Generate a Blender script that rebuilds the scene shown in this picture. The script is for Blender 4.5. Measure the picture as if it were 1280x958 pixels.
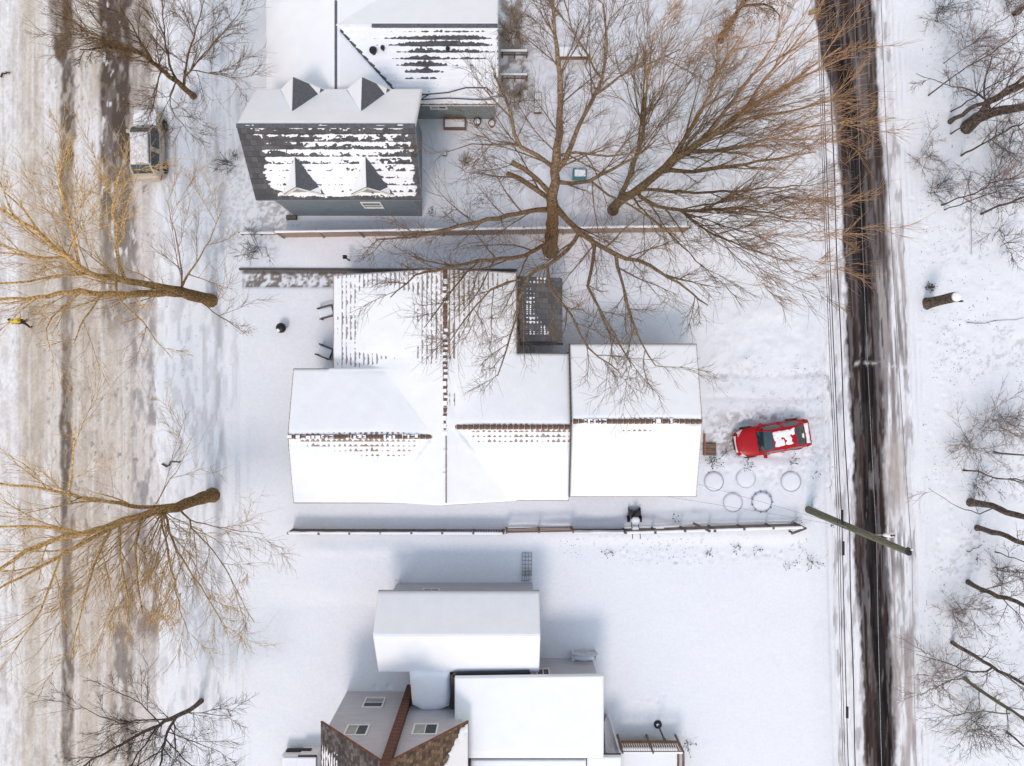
import bpy, bmesh, math, random
import numpy as np
from mathutils import Vector, Matrix

random.seed(7); rng = np.random.default_rng(7)
S = bpy.context.scene; C = S.collection
for o in list(bpy.data.objects): bpy.data.objects.remove(o)

# ------------------------------------------------------------------ camera, sky, sun, exposure
ALT, FOC = 42.0, 861.0          # drone altitude (m); focal length in photo pixels (photo 1280 wide)
cam = bpy.data.objects.new('camera', bpy.data.cameras.new('camera')); C.objects.link(cam)
cam.location = (0, 0, ALT); cam.rotation_euler = (0, 0, 0)
cam.data.sensor_fit = 'HORIZONTAL'; cam.data.angle = 2*math.atan(640/FOC)
cam.data.clip_end = 2000
S.camera = cam
w = bpy.data.worlds.new("World"); S.world = w; w.use_nodes = True
nt = w.node_tree; bg = nt.nodes['Background']
SUN_EL, SUN_AZ = math.radians(56), math.radians(192)     # azimuth clockwise from north
sky = nt.nodes.new('ShaderNodeTexSky'); sky.sky_type = 'NISHITA'; sky.sun_disc = False
sky.sun_elevation = SUN_EL; sky.sun_rotation = SUN_AZ
sky.air_density = 4.9; sky.dust_density = 0.3; sky.ozone_density = 4.5
tint = nt.nodes.new('ShaderNodeMix'); tint.data_type = 'RGBA'; tint.blend_type = 'MULTIPLY'; tint.inputs[0].default_value = 1; tint.inputs[7].default_value = (1.015, .905, 1.10, 1)   # thin high cloud, slightly violet
nt.links.new(sky.outputs[0], tint.inputs[6]); nt.links.new(tint.outputs[2], bg.inputs[0]); bg.inputs[1].default_value = 0.15
sl = bpy.data.lights.new('sun', 'SUN'); sl.energy = 1.15; sl.angle = math.radians(15); sl.color = (1, .84, .74)
sun = bpy.data.objects.new('sun', sl); C.objects.link(sun)
sd = Vector((math.sin(SUN_AZ)*math.cos(SUN_EL), math.cos(SUN_AZ)*math.cos(SUN_EL), math.sin(SUN_EL)))
sun.rotation_euler = sd.to_track_quat('Z', 'Y').to_euler()
S.view_settings.view_transform = 'Standard'; S.view_settings.look = 'None'
S.view_settings.exposure = 0.35; S.view_settings.gamma = 1

def P(px, py, z=0.0):
    """plan position of a point of height z that the survey photo shows at px,py"""
    k = (ALT - z)/FOC
    return ((px-640)*k, (479-py)*k, z)
def PX(X, Y, z=0.0):
    k = FOC/(ALT - z)
    return 640 + X*k, 479 - Y*k

# ------------------------------------------------------------------ noise (numpy)
def _h(i, j, s):
    n = (i.astype(np.int64)*374761393 + j.astype(np.int64)*668265263 + s*1442695041) & 0xffffffff
    n = ((n ^ (n >> 13))*1274126177) & 0xffffffff
    return ((n ^ (n >> 16)) & 0xffff)/65535.0
def vn(x, y, s=0):
    x = np.asarray(x, float); y = np.asarray(y, float)
    i = np.floor(x); j = np.floor(y); fx = x-i; fy = y-j
    fx = fx*fx*(3-2*fx); fy = fy*fy*(3-2*fy)
    a = _h(i, j, s); b = _h(i+1, j, s); c = _h(i, j+1, s); d = _h(i+1, j+1, s)
    return (a*(1-fx)+b*fx)*(1-fy) + (c*(1-fx)+d*fx)*fy
def fbm(x, y, s=0, o=4):
    v = 0; a = .5; t = 0
    for k in range(o):
        v = v + a*vn(x*2**k, y*2**k, s+k*17); t += a; a *= .5
    return v/t
def sst(a, b, x):
    t = np.clip((x-a)/(b-a), 0, 1); return t*t*(3-2*t)

# ------------------------------------------------------------------ materials
def newmat(name):
    m = bpy.data.materials.new(name); m.use_nodes = True
    return m, m.node_tree.nodes, m.node_tree.links, m.node_tree.nodes['Principled BSDF']
def rgb(r, g, b): return (r, g, b, 1)
def mat(name, c1, c2=None, scale=4, rough=.7, bump=.0, bscale=None, metal=0, stretch=(1, 1, 1), detail=6, spec=.4, contrast=(.35, .65)):
    m, N, L, p = newmat(name)
    p.inputs['Roughness'].default_value = rough; p.inputs['Metallic'].default_value = metal
    p.inputs['Specular IOR Level'].default_value = spec
    if c2 is None: c2 = tuple(x*.8 for x in c1)
    tc = N.new('ShaderNodeTexCoord'); mp = N.new('ShaderNodeMapping'); mp.inputs['Scale'].default_value = stretch
    L.new(tc.outputs['Object'], mp.inputs['Vector'])
    nz = N.new('ShaderNodeTexNoise'); nz.inputs['Scale'].default_value = scale; nz.inputs['Detail'].default_value = detail
    L.new(mp.outputs[0], nz.inputs['Vector'])
    cr = N.new('ShaderNodeValToRGB'); e = cr.color_ramp.elements
    e[0].position, e[1].position = contrast; e[0].color = rgb(*c2); e[1].color = rgb(*c1)
    L.new(nz.outputs['Fac'], cr.inputs[0]); L.new(cr.outputs[0], p.inputs['Base Color'])
    if bump:
        n2 = N.new('ShaderNodeTexNoise'); n2.inputs['Scale'].default_value = bscale or scale*4; n2.inputs['Detail'].default_value = 5
        L.new(mp.outputs[0], n2.inputs['Vector'])
        b = N.new('ShaderNodeBump'); b.inputs['Strength'].default_value = bump; b.inputs['Distance'].default_value = .05
        L.new(n2.outputs['Fac'], b.inputs['Height']); L.new(b.outputs[0], p.inputs['Normal'])
    return m
M = {}
M['snow'] = mat('snow', (.86, .875, .91), (.83, .845, .885), 1.2, .75, .18, 6, spec=.3)
M['ridge_brown'] = mat('ridge_brown', (.22, .125, .085), (.10, .06, .05), 5, .85)
M['snow_dirty'] = mat('snow_dirty', (.80, .79, .82), (.62, .60, .62), 5, .8, .5, 14, spec=.3)
M['siding_blue'] = mat('siding_blue', (.20, .25, .30), (.15, .19, .235), 1.6, .6, .2, 12, stretch=(1, 1, 6))
M['siding_green'] = mat('siding_green', (.26, .31, .32), (.19, .23, .25), 1.6, .6, .2, 12, stretch=(1, 1, 6))
M['siding_grey'] = mat('siding_grey', (.50, .505, .56), (.44, .445, .50), .9, .6, .15, 14, stretch=(1, 1, 5))
M['trim'] = mat('trim_white', (.80, .80, .80), (.70, .70, .72), 8, .5)
M['trim_dark'] = mat('trim_dark', (.10, .085, .08), (.05, .045, .045), 9, .6)
M['glass'] = mat('glass_dark', (.015, .02, .025), (.01, .012, .015), 2, .08, spec=.8)
M['blind'] = mat('window_blind', (.35, .37, .38), (.28, .30, .31), 3, .5)
M['wood'] = mat('wood_weathered', (.24, .15, .10), (.12, .08, .06), 6, .8, .4, 20, stretch=(.3, 1, 4))
M['wood_grey'] = mat('wood_grey', (.17, .135, .12), (.08, .065, .06), 6, .85, .4, 20, stretch=(.4, 1, 4))
M['wood_pink'] = mat('wood_cedar', (.42, .32, .26), (.26, .19, .155), 5, .85, .3, 20, stretch=(.4, 1, 4))
M['cedar'] = mat('wood_red', (.24, .09, .045), (.13, .05, .03), 5, .7, .3, 20, stretch=(1, 1, .3))
M['brickred'] = mat('brick_red', (.15, .07, .048), (.07, .035, .028), 14, .85, .4, 30)
M['black'] = mat('black_metal', (.018, .018, .022), (.01, .01, .012), 9, .45)
M['rubber'] = mat('rubber', (.02, .02, .02), (.012, .012, .012), 20, .85)
M['steel'] = mat('steel', (.32, .33, .34), (.2, .2, .21), 10, .4, metal=.6)
M['pole'] = mat('pole_wood', (.20, .205, .15), (.10, .105, .075), 8, .85, .5, 30, stretch=(4, 4, .3))
M['teal'] = mat('teal_plastic', (.07, .26, .30), (.05, .18, .22), 4, .5)
M['terracotta'] = mat('terracotta', (.36, .16, .11), (.22, .10, .08), 8, .8)
M['bark_sunlit'] = mat('bark_sunlit', (.66, .42, .155), (.15, .085, .04), 5.5, .95, 1.0, 16, contrast=(.34, .60), spec=.15)
M['bark_tan'] = mat('bark_tan', (.29, .195, .105), (.06, .045, .032), 5.0, .95, 1.0, 16, contrast=(.34, .62), spec=.15)
M['bark_orange'] = mat('bark_orange', (.50, .34, .22), (.20, .15, .12), 1.0, .9, .6, 18, contrast=(.40, .58))
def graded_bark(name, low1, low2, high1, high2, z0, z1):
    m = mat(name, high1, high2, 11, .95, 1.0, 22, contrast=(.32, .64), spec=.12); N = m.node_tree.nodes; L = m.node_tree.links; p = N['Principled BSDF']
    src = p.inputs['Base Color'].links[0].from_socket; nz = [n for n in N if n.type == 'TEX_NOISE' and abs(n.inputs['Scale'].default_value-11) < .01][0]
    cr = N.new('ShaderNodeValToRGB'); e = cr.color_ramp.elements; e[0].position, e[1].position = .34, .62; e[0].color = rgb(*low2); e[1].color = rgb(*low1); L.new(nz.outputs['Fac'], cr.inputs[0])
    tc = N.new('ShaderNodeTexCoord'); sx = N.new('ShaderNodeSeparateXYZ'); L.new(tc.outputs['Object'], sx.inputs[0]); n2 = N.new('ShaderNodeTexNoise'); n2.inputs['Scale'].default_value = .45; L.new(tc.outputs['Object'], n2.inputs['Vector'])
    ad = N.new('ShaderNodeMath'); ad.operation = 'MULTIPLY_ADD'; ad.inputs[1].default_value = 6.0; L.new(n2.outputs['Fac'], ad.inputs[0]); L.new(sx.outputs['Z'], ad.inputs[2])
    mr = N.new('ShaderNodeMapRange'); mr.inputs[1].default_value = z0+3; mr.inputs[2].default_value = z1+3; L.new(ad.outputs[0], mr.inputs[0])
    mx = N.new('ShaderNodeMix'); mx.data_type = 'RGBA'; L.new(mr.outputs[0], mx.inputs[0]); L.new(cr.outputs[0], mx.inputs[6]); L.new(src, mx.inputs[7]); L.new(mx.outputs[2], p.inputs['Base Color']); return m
M['bark_sunlit'] = graded_bark('bark_sunlit', (.30, .185, .085), (.05, .034, .022), (.92, .66, .32), (.24, .15, .07), 3.0, 10.5)  # sun glow on the high branches painted into the bark, brown below
M['bark_maple'] = graded_bark('bark_maple', (.26, .19, .11), (.055, .043, .032), (.66, .43, .26), (.26, .165, .10), 7.5, 14.5)  # sunlit orange of the high shoots put into the bark colour
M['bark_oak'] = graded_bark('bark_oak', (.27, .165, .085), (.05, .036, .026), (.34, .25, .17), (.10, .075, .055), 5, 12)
M['bark_dark'] = mat('bark_dark', (.12, .095, .085), (.05, .042, .04), 3, .9, .7, 18, contrast=(.38, .62))
M['bark_grey'] = mat('bark_grey', (.16, .125, .10), (.05, .04, .034), 6, .95, 1.0, 16, contrast=(.38, .62))
M['bark_rose'] = mat('bark_rose', (.32, .24, .22), (.16, .12, .115), 2, .9, .4, 18)
M['snow_yard'] = mat('snow_yard', (.785, .80, .845), (.75, .765, .82), 1.5, .8, .25, 7, spec=.3)
M['dormer_shingle'] = mat('dormer_shingle', (.135, .14, .16), (.085, .09, .105), 7, .9, .4, 22, stretch=(1, 1, 4))
M['drygrass'] = mat('dry_grass', (.42, .32, .18), (.22, .16, .09), 5, .9)
M['dryleaf'] = mat('dry_leaf', (.40, .22, .08), (.16, .09, .04), 4, .9)
M['deadplant'] = mat('dead_plant', (.10, .10, .09), (.05, .05, .045), 5, .9)
M['tank'] = mat('edging_grey', (.60, .61, .65), (.46, .47, .51), 7, .7)

def shingle_mat(name, cols, sx, sy, mortar=(.03, .03, .032), rot=0):
    m, N, L, p = newmat(name); p.inputs['Roughness'].default_value = .9
    tc = N.new('ShaderNodeTexCoord'); mp = N.new('ShaderNodeMapping')
    mp.inputs['Rotation'].default_value = (0, 0, rot)
    L.new(tc.outputs['UV'], mp.inputs['Vector'])
    br = N.new('ShaderNodeTexBrick'); br.offset = .5
    br.inputs['Scale'].default_value = 1; br.inputs['Brick Width'].default_value = sx; br.inputs['Row Height'].default_value = sy
    br.inputs['Mortar Size'].default_value = .006; br.inputs['Mortar'].default_value = rgb(*mortar)
    br.inputs['Color1'].default_value = rgb(0, 0, 0); br.inputs['Color2'].default_value = rgb(1, 1, 1)
    L.new(mp.outputs[0], br.inputs['Vector'])
    nz = N.new('ShaderNodeTexNoise'); nz.inputs['Scale'].default_value = 1.1; nz.inputs['Detail'].default_value = 4
    L.new(mp.outputs[0], nz.inputs['Vector'])
    mx = N.new('ShaderNodeMath'); mx.operation = 'MULTIPLY_ADD'; mx.inputs[1].default_value = .55
    L.new(br.outputs['Color'], mx.inputs[0]); 
    m2 = N.new('ShaderNodeMath'); m2.operation = 'MULTIPLY'; m2.inputs[1].default_value = .6
    L.new(nz.outputs['Fac'], m2.inputs[0]); L.new(m2.outputs[0], mx.inputs[2])
    cr = N.new('ShaderNodeValToRGB'); cr.color_ramp.interpolation = 'LINEAR'
    while len(cr.color_ramp.elements) < len(cols): cr.color_ramp.elements.new(.5)
    for k, c in enumerate(cols):
        cr.color_ramp.elements[k].position = .1+.75*k/(len(cols)-1); cr.color_ramp.elements[k].color = rgb(*c)
    L.new(mx.outputs[0], cr.inputs[0])
    mm = N.new('ShaderNodeMix'); mm.data_type = 'RGBA'; mm.inputs[7].default_value = rgb(*mortar)
    L.new(br.outputs['Fac'], mm.inputs[0]); L.new(cr.outputs[0], mm.inputs[6]); L.new(mm.outputs[2], p.inputs['Base Color'])
    b = N.new('ShaderNodeBump'); b.inputs['Strength'].default_value = .5; b.inputs['Distance'].default_value = .02; b.invert = True
    L.new(br.outputs['Fac'], b.inputs['Height']); L.new(b.outputs[0], p.inputs['Normal'])
    return m
M['shingle_dark'] = shingle_mat('shingle_charcoal', [(.050, .053, .063), (.080, .083, .096), (.12, .122, .135)], .32, .3)
M['tile_brown'] = shingle_mat('tile_brown', [(.15, .10, .085), (.24, .17, .14), (.34, .25, .20)], .28, .28)
M['tile_frost'] = shingle_mat('tile_frost', [(.24, .22, .24), (.34, .31, .33), (.44, .40, .42)], .28, .28)
M['tile_rose'] = shingle_mat('tile_rose', [(.26, .20, .18), (.38, .30, .27), (.48, .39, .36)], .28, .28)
M['tile_wing'] = shingle_mat('tile_wing', [(.20, .15, .13), (.30, .23, .20), (.42, .34, .30)], .28, .28)
M['shingle_mixed'] = shingle_mat('shingle_mixed', [(.022, .02, .026), (.04, .034, .037), (.075, .062, .065), (.17, .15, .15)], .20, .2)
M['shingle_gold'] = shingle_mat('shingle_gold', [(.032, .027, .027), (.07, .05, .038), (.15, .095, .055), (.25, .17, .11)], .20, .2)

def vcol_mat(name, rough, bump, bscale, var=.12, vscale=6, stretch=(1, 1, 1), spec=.3):
    m, N, L, p = newmat(name); p.inputs['Roughness'].default_value = rough; p.inputs['Specular IOR Level'].default_value = spec
    at = N.new('ShaderNodeAttribute'); at.attribute_name = 'col'
    tc = N.new('ShaderNodeTexCoord'); mp = N.new('ShaderNodeMapping'); mp.inputs['Scale'].default_value = stretch
    L.new(tc.outputs['Object'], mp.inputs['Vector'])
    nz = N.new('ShaderNodeTexNoise'); nz.inputs['Scale'].default_value = vscale; nz.inputs['Detail'].default_value = 8
    L.new(mp.outputs[0], nz.inputs['Vector'])
    mr = N.new('ShaderNodeMapRange'); mr.inputs[1].default_value = .3; mr.inputs[2].default_value = .7
    mr.inputs[3].default_value = 1-var; mr.inputs[4].default_value = 1+var*.35
    L.new(nz.outputs['Fac'], mr.inputs[0])
    mx = N.new('ShaderNodeVectorMath'); mx.operation = 'SCALE'
    L.new(at.outputs['Color'], mx.inputs[0]); L.new(mr.outputs[0], mx.inputs['Scale']); L.new(mx.outputs[0], p.inputs['Base Color'])
    n2 = N.new('ShaderNodeTexNoise'); n2.inputs['Scale'].default_value = bscale; n2.inputs['Detail'].default_value = 6
    L.new(mp.outputs[0], n2.inputs['Vector'])
    b = N.new('ShaderNodeBump'); b.inputs['Strength'].default_value = bump; b.inputs['Distance'].default_value = .05
    L.new(n2.outputs['Fac'], b.inputs['Height']); L.new(b.outputs[0], p.inputs['Normal'])
    return m
M['ground'] = vcol_mat('ground_snow', .8, .22, 5, .05)
M['street'] = vcol_mat('street_slush', .75, .4, 9, .14, 7, (1, .7, 1))
M['alley'] = vcol_mat('alley_asphalt', .8, .3, 10, .15, 7, (1, .25, 1), .05)

# ------------------------------------------------------------------ object helpers
def link(name, me, m=None, parent=None, kind=None, label=None, cat=None, group=None, smooth=False):
    o = bpy.data.objects.new(name, me); C.objects.link(o)
    if m is not None and not me.materials: me.materials.append(M[m] if isinstance(m, str) else m)
    if parent is not None: o.parent = parent; o.matrix_parent_inverse = Matrix.Translation(-Vector(parent.matrix_world_loc)) if False else Matrix.Identity(4)
    if kind: o['kind'] = kind
    if label: o['label'] = label
    if cat: o['category'] = cat
    if group: o['group'] = group
    if smooth: me.polygons.foreach_set('use_smooth', [True]*len(me.polygons))
    return o
def thing(name, loc, label, cat, group=None, rz=0):
    o = bpy.data.objects.new(name, None); C.objects.link(o); o.empty_display_size = .3
    o.location = loc; o.rotation_euler = (0, 0, rz); o['label'] = label; o['category'] = cat
    if group: o['group'] = group
    return o
class MB:
    """collects simple shapes, in local coordinates of origin o"""
    def __init__(s, o=(0, 0, 0)): s.v = []; s.f = []; s.o = Vector(o)
    def add(s, vs, fs):
        n = len(s.v); s.v += [tuple(Vector(p)-s.o) for p in vs]; s.f += [tuple(i+n for i in f) for f in fs]; return s
    def box(s, x0, x1, y0, y1, z0, z1):
        return s.add([(x0, y0, z0), (x1, y0, z0), (x1, y1, z0), (x0, y1, z0), (x0, y0, z1), (x1, y0, z1), (x1, y1, z1), (x0, y1, z1)],
                     [(0, 3, 2, 1), (4, 5, 6, 7), (0, 1, 5, 4), (1, 2, 6, 5), (2, 3, 7, 6), (3, 0, 4, 7)])
    def bar(s, a, b, w, h, up=(0, 0, 1)):
        a = Vector(a); b = Vector(b); d = (b-a).normalized(); u = Vector(up)
        if abs(d.dot(u)) > .95: u = Vector((1, 0, 0))
        r = d.cross(u).normalized()*w/2; q = r.cross(d).normalized()*h/2
        vs = [a-r-q, a+r-q, a+r+q, a-r+q, b-r-q, b+r-q, b+r+q, b-r+q]
        return s.add(vs, [(0, 3, 2, 1), (4, 5, 6, 7), (0, 1, 5, 4), (1, 2, 6, 5), (2, 3, 7, 6), (3, 0, 4, 7)])
    def prism(s, poly, d):
        """poly: 3D points; extruded by vector d"""
        n = len(poly); d = Vector(d); a = [Vector(p) for p in poly]
        return s.add(a+[p+d for p in a], [tuple(range(n))[::-1], tuple(range(n, 2*n))]+[(i, (i+1) % n, n+(i+1) % n, n+i) for i in range(n)])
    def cyl(s, c, r, h, n=16, r2=None, axis='z'):
        r2 = r if r2 is None else r2; c = Vector(c); vs = []
        for k, (rr, hh) in enumerate(((r, 0), (r2, h))):
            for i in range(n):
                a = 2*math.pi*i/n; x, y = rr*math.cos(a), rr*math.sin(a)
                vs.append(c + (Vector((x, y, hh)) if axis == 'z' else Vector((x, hh, y)) if axis == 'y' else Vector((hh, x, y))))
        return s.add(vs, [tuple(range(n))[::-1], tuple(range(n, 2*n))]+[(i, (i+1) % n, n+(i+1) % n, n+i) for i in range(n)])
    def lathe(s, c, prof, n=20):
        c = Vector(c); vs = []
        for r, z in prof:
            for i in range(n):
                a = 2*math.pi*i/n; vs.append(c+Vector((r*math.cos(a), r*math.sin(a), z)))
        fs = []
        for k in range(len(prof)-1):
            for i in range(n): j = (i+1) % n; fs.append((k*n+i, k*n+j, (k+1)*n+j, (k+1)*n+i))
        fs.append(tuple(range(n))[::-1]); fs.append(tuple((len(prof)-1)*n+i for i in range(n)))
        return s.add(vs, fs)
    def mesh(s, name='m'):
        me = bpy.data.meshes.new(name); me.from_pydata(s.v, [], s.f); me.update()
        bm = bmesh.new(); bm.from_mesh(me); bmesh.ops.recalc_face_normals(bm, faces=bm.faces); bm.to_mesh(me); bm.free()
        return me
    def build(s, name, m, parent=None, **k): return link(name, s.mesh(name), m, parent, **k)
def bevel(o, wd=.01, seg=2):
    b = o.modifiers.new('bevel', 'BEVEL'); b.width = wd; b.segments = seg; b.limit_method = 'ANGLE'; return o

def np_mesh(name, V, F):
    """V (n,3), F (m,4) or (m,3)"""
    me = bpy.data.meshes.new(name); V = np.asarray(V, np.float32); F = np.asarray(F, np.int32); k = F.shape[1]
    me.vertices.add(len(V)); me.vertices.foreach_set('co', V.ravel())
    me.loops.add(F.size); me.loops.foreach_set('vertex_index', F.ravel())
    me.polygons.add(len(F)); me.polygons.foreach_set('loop_start', np.arange(0, F.size, k, dtype=np.int32))
    me.update(calc_edges=True); me.validate(); return me
def grid_faces(nx, ny):
    i = np.arange(nx-1)[None, :]; j = np.arange(ny-1)[:, None]; a = (j*nx+i)
    return np.stack([a, a+1, a+nx+1, a+nx], -1).reshape(-1, 4)
def grid_mesh(name, X, Y, Z, col=None):
    me = np_mesh(name, np.stack([X, Y, Z], -1).reshape(-1, 3), grid_faces(X.shape[1], X.shape[0]))
    if col is not None:
        at = me.color_attributes.new('col', 'FLOAT_COLOR', 'POINT')
        cc = np.ones((X.size, 4), np.float32); cc[:, :3] = col.reshape(-1, 3); at.data.foreach_set('color', cc.ravel())
    return me

# ================================================================== GROUND, STREET, ALLEY
def alley_x(Y):      # centre of the alley
    return np.interp(Y, [-80, -23.4, 0, 23.4, 80], [25.0, 22.45, 21.75, 20.55, 17.8])
STREET_E = -21.4
def lerpc(c, d, t): return c*(1-t[..., None]) + np.asarray(d)*t[..., None]
def ground_height(X, Y):
    px, py = PX(X, Y)
    h = .10*(fbm(X*.22, Y*.22, 3, 3)-.5) + .05*(fbm(X*.9, Y*.9, 8, 4)-.5)
    # ploughed heap and rough snow beside the drive
    m = np.exp(-(((px-940)/75)**2+((py-425)/48)**2)**1.5)
    h = h + m*(.30*fbm(X*.9, Y*.9, 21, 4) + .12*(fbm(X*3, Y*3, 5, 3)-.4))
    # wheel ruts of the drive
    for yy, sl in ((468, -.06), (497, -.05), (530, -.03), (567, .03)):
        d = np.abs(py-(yy+sl*(px-960)+4*np.sin(px/37.0)))
        h = h - .075*np.exp(-(d/4.0)**2)*sst(870, 890, px)*(1-sst(1040, 1075, px))
    # drift along the south fence and between the houses
    yd = 652+5*np.sin(px/45.0)+3*np.sin(px/19.0)
    h = h + .22*sst(yd-3, yd+5, py)*(1-sst(666, 685, py))*sst(640, 700, px)*(1-sst(990, 1020, px))
    h = h + .14*sst(640, 668, py)*(1-sst(668, 700, py))*sst(360, 380, px)*(1-sst(640, 700, px))
    # drifts west of the low house
    e = 505+20*np.sin(py/21.0)
    h = h + .18*(1-sst(e-14, e+10, px))*sst(330, 420, px)*sst(672, 690, py)*(1-sst(735, 760, py))
    h = h + .14*sst(690, 705, py)*0
    # street edge bank, walk, verge furrows
    h = h + .10*np.exp(-((px-222)/16)**2)*(.4+fbm(X*1.5, Y*.5, 31, 3))
    h = h - .05*np.exp(-((px-281)/7)**2) - .03*np.exp(-((px-300)/4)**2)
    h = h + .16*(fbm(X*1.4, Y*1.4, 57, 4)-.5)*sst(876, 895, px)*(1-sst(1035, 1050, px))*sst(350, 400, py)*(1-sst(610, 640, py))
    h = h + .10*(fbm(X*2.2, Y*2.2, 55, 3)-.5)*(sst(600, 660, px)*(1-sst(860, 900, px))*(1-sst(250, 300, py)))
    # woods floor east of the alley
    h = h + .14*(fbm(X*1.6, Y*1.6, 61, 4)-.5)*sst(1150, 1190, px)
    # alley banks
    d = X-alley_x(Y)
    h = h + .10*np.exp(-((np.abs(d)-3.1)/.45)**2)*(.3+fbm(X*2, Y*.6, 71, 3))
    return h
TRAILS = []
def trail(pts, step=.55, wob=.14, r=.13):
    for (a, b) in zip(pts[:-1], pts[1:]):
        a = Vector(P(*a)); b = Vector(P(*b)); n = max(1, int((b-a).length/step)); d = (b-a).normalized(); s = Vector((-d.y, d.x, 0))
        for i in range(n):
            q = a.lerp(b, i/n) + s*wob*(1 if i % 2 else -1) + Vector((random.uniform(-.06, .06), random.uniform(-.06, .06), 0))
            TRAILS.append((q.x, q.y, r*random.uniform(.8, 1.2)))
trail([(540, 200), (560, 240), (640, 262), (740, 245), (800, 275)])
trail([(470, 855), (500, 868)])
trail([(780, 690), (860, 700), (960, 690), (1010, 720)], .7)
trail([(890, 580), (940, 592), (1000, 585), (1045, 560)], .5)
trail([(1150, 420), (1180, 480), (1160, 560), (1190, 650), (1150, 720)], .7)
trail([(880, 520), (900, 545), (905, 575)], .4)
trail([(1140, 250), (1160, 300), (1150, 340)], .6)
trail([(830, 870), (800, 880), (790, 910)], .4)

fx = np.arange(-34, 34.01, .1); fy = np.arange(-25.5, 25.51, .1)
ext = lambda a: np.concatenate([[-420, -200, -110, -70, -50, -40], a, [40, 50, 70, 110, 200, 420]])
gx, gy = ext(fx), ext(fy); X, Y = np.meshgrid(gx, gy); PXg, PYg = PX(X, Y)
H = ground_height(X, Y)
for (tx, ty, r) in TRAILS:
    i0, i1 = np.searchsorted(gx, (tx-.5, tx+.5)); j0, j1 = np.searchsorted(gy, (ty-.5, ty+.5))
    sx, sy = X[j0:j1, i0:i1]-tx, Y[j0:j1, i0:i1]-ty; d2 = (sx*sx+sy*sy)/(r*r)
    H[j0:j1, i0:i1] += -.06*np.exp(-d2) + .02*np.exp(-(np.sqrt(d2)-1.7)**2*3)
inroad = ((X < STREET_E) & (X > -35.5)); 
edge = (fbm(X*1.2, Y*.7, 91, 4)-.5)*1.1
wS = sst(0, .5, STREET_E+edge*.8-X)*sst(-.5, 0, X+35.5+edge)          # under the street
wA = sst(0, .35, 2.65+edge*.55-np.abs(X-alley_x(Y)))
H = H*(1-.6*np.maximum(wS, wA)) + .05 - .17*np.maximum(wS, wA)
col = np.ones(X.shape+(3,))*np.array([.775, .79, .835])
def paint(mask, c): 
    global col
    col = lerpc(col, c, np.clip(mask, 0, 1))
n1 = fbm(X*.5, Y*.5, 101, 4); n2 = fbm(X*2.5, Y*2.5, 113, 4); n3 = fbm(X*6, Y*6, 127, 3); nv = fbm(X*5, Y*.35, 131, 4)
# pinkish mottled snow under the trees
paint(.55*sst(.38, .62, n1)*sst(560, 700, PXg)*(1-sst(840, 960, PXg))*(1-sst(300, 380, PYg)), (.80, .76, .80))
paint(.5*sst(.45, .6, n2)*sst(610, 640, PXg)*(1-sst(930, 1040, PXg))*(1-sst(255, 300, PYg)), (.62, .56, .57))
paint(.9*sst(.46, .56, n2)*sst(622, 628, PXg)*(1-sst(655, 668, PXg))*(1-sst(118, 140, PYg)), (.30, .24, .21))
# verge and walk by the street
paint(.55*sst(.5, .68, nv)*(1-sst(300, 318, PXg))*sst(190, 215, PXg), (.58, .57, .60))
paint(.8*np.exp(-((PXg-274)/6)**2)*sst(.45, .62, fbm(X*3, Y*.6, 141, 4)), (.38, .38, .40))
paint(.5*sst(.52, .62, n3)*sst(255, 262, PXg)*(1-sst(340, 352, PXg))*sst(170, 200, PYg)*(1-sst(300, 340, PYg)), (.40, .38, .38))
paint(.45*sst(.50, .62, fbm(X*4, Y*1.0, 163, 4))*sst(186, 196, PXg)*(1-sst(250, 300, PXg)), (.46, .45, .47))
paint(.35*sst(.54, .66, fbm(X*3.5, Y*3.5, 167, 4))*sst(600, 640, PXg)*(1-sst(1030, 1045, PXg))*(1-sst(290, 360, PYg)), (.50, .45, .46))  # speckled twig shade painted into the snow under the big crowns
paint(.12*sst(.4, .7, fbm(X*.35, Y*.35, 171, 3)), (.72, .75, .83))
# bare walk strip north of the brown roof
strip = sst(338, 340, PYg)*(1-sst(358, 361, PYg))*sst(302, 306, PXg)*(1-sst(640, 646, PXg))
paint(strip*sst(.42, .56, n2*.5+n3*.5), (.22, .185, .165))
paint(sst(336, 338, PYg)*(1-sst(341, 344, PYg))*sst(300, 306, PXg)*(1-sst(640, 646, PXg))*.9, (.09, .07, .06))
H = H - .10*strip
paint(.75*sst(343, 350, PXg)*(1-sst(372, 378, PXg))*sst(252, 258, PYg)*(1-sst(278, 288, PYg))*sst(.42, .55, n3), (.33, .32, .32))
paint(.7*sst(318, 326, PXg)*(1-sst(352, 358, PXg))*sst(235, 250, PYg)*(1-sst(282, 290, PYg))*sst(.42, .55, n3), (.42, .40, .40))
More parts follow.
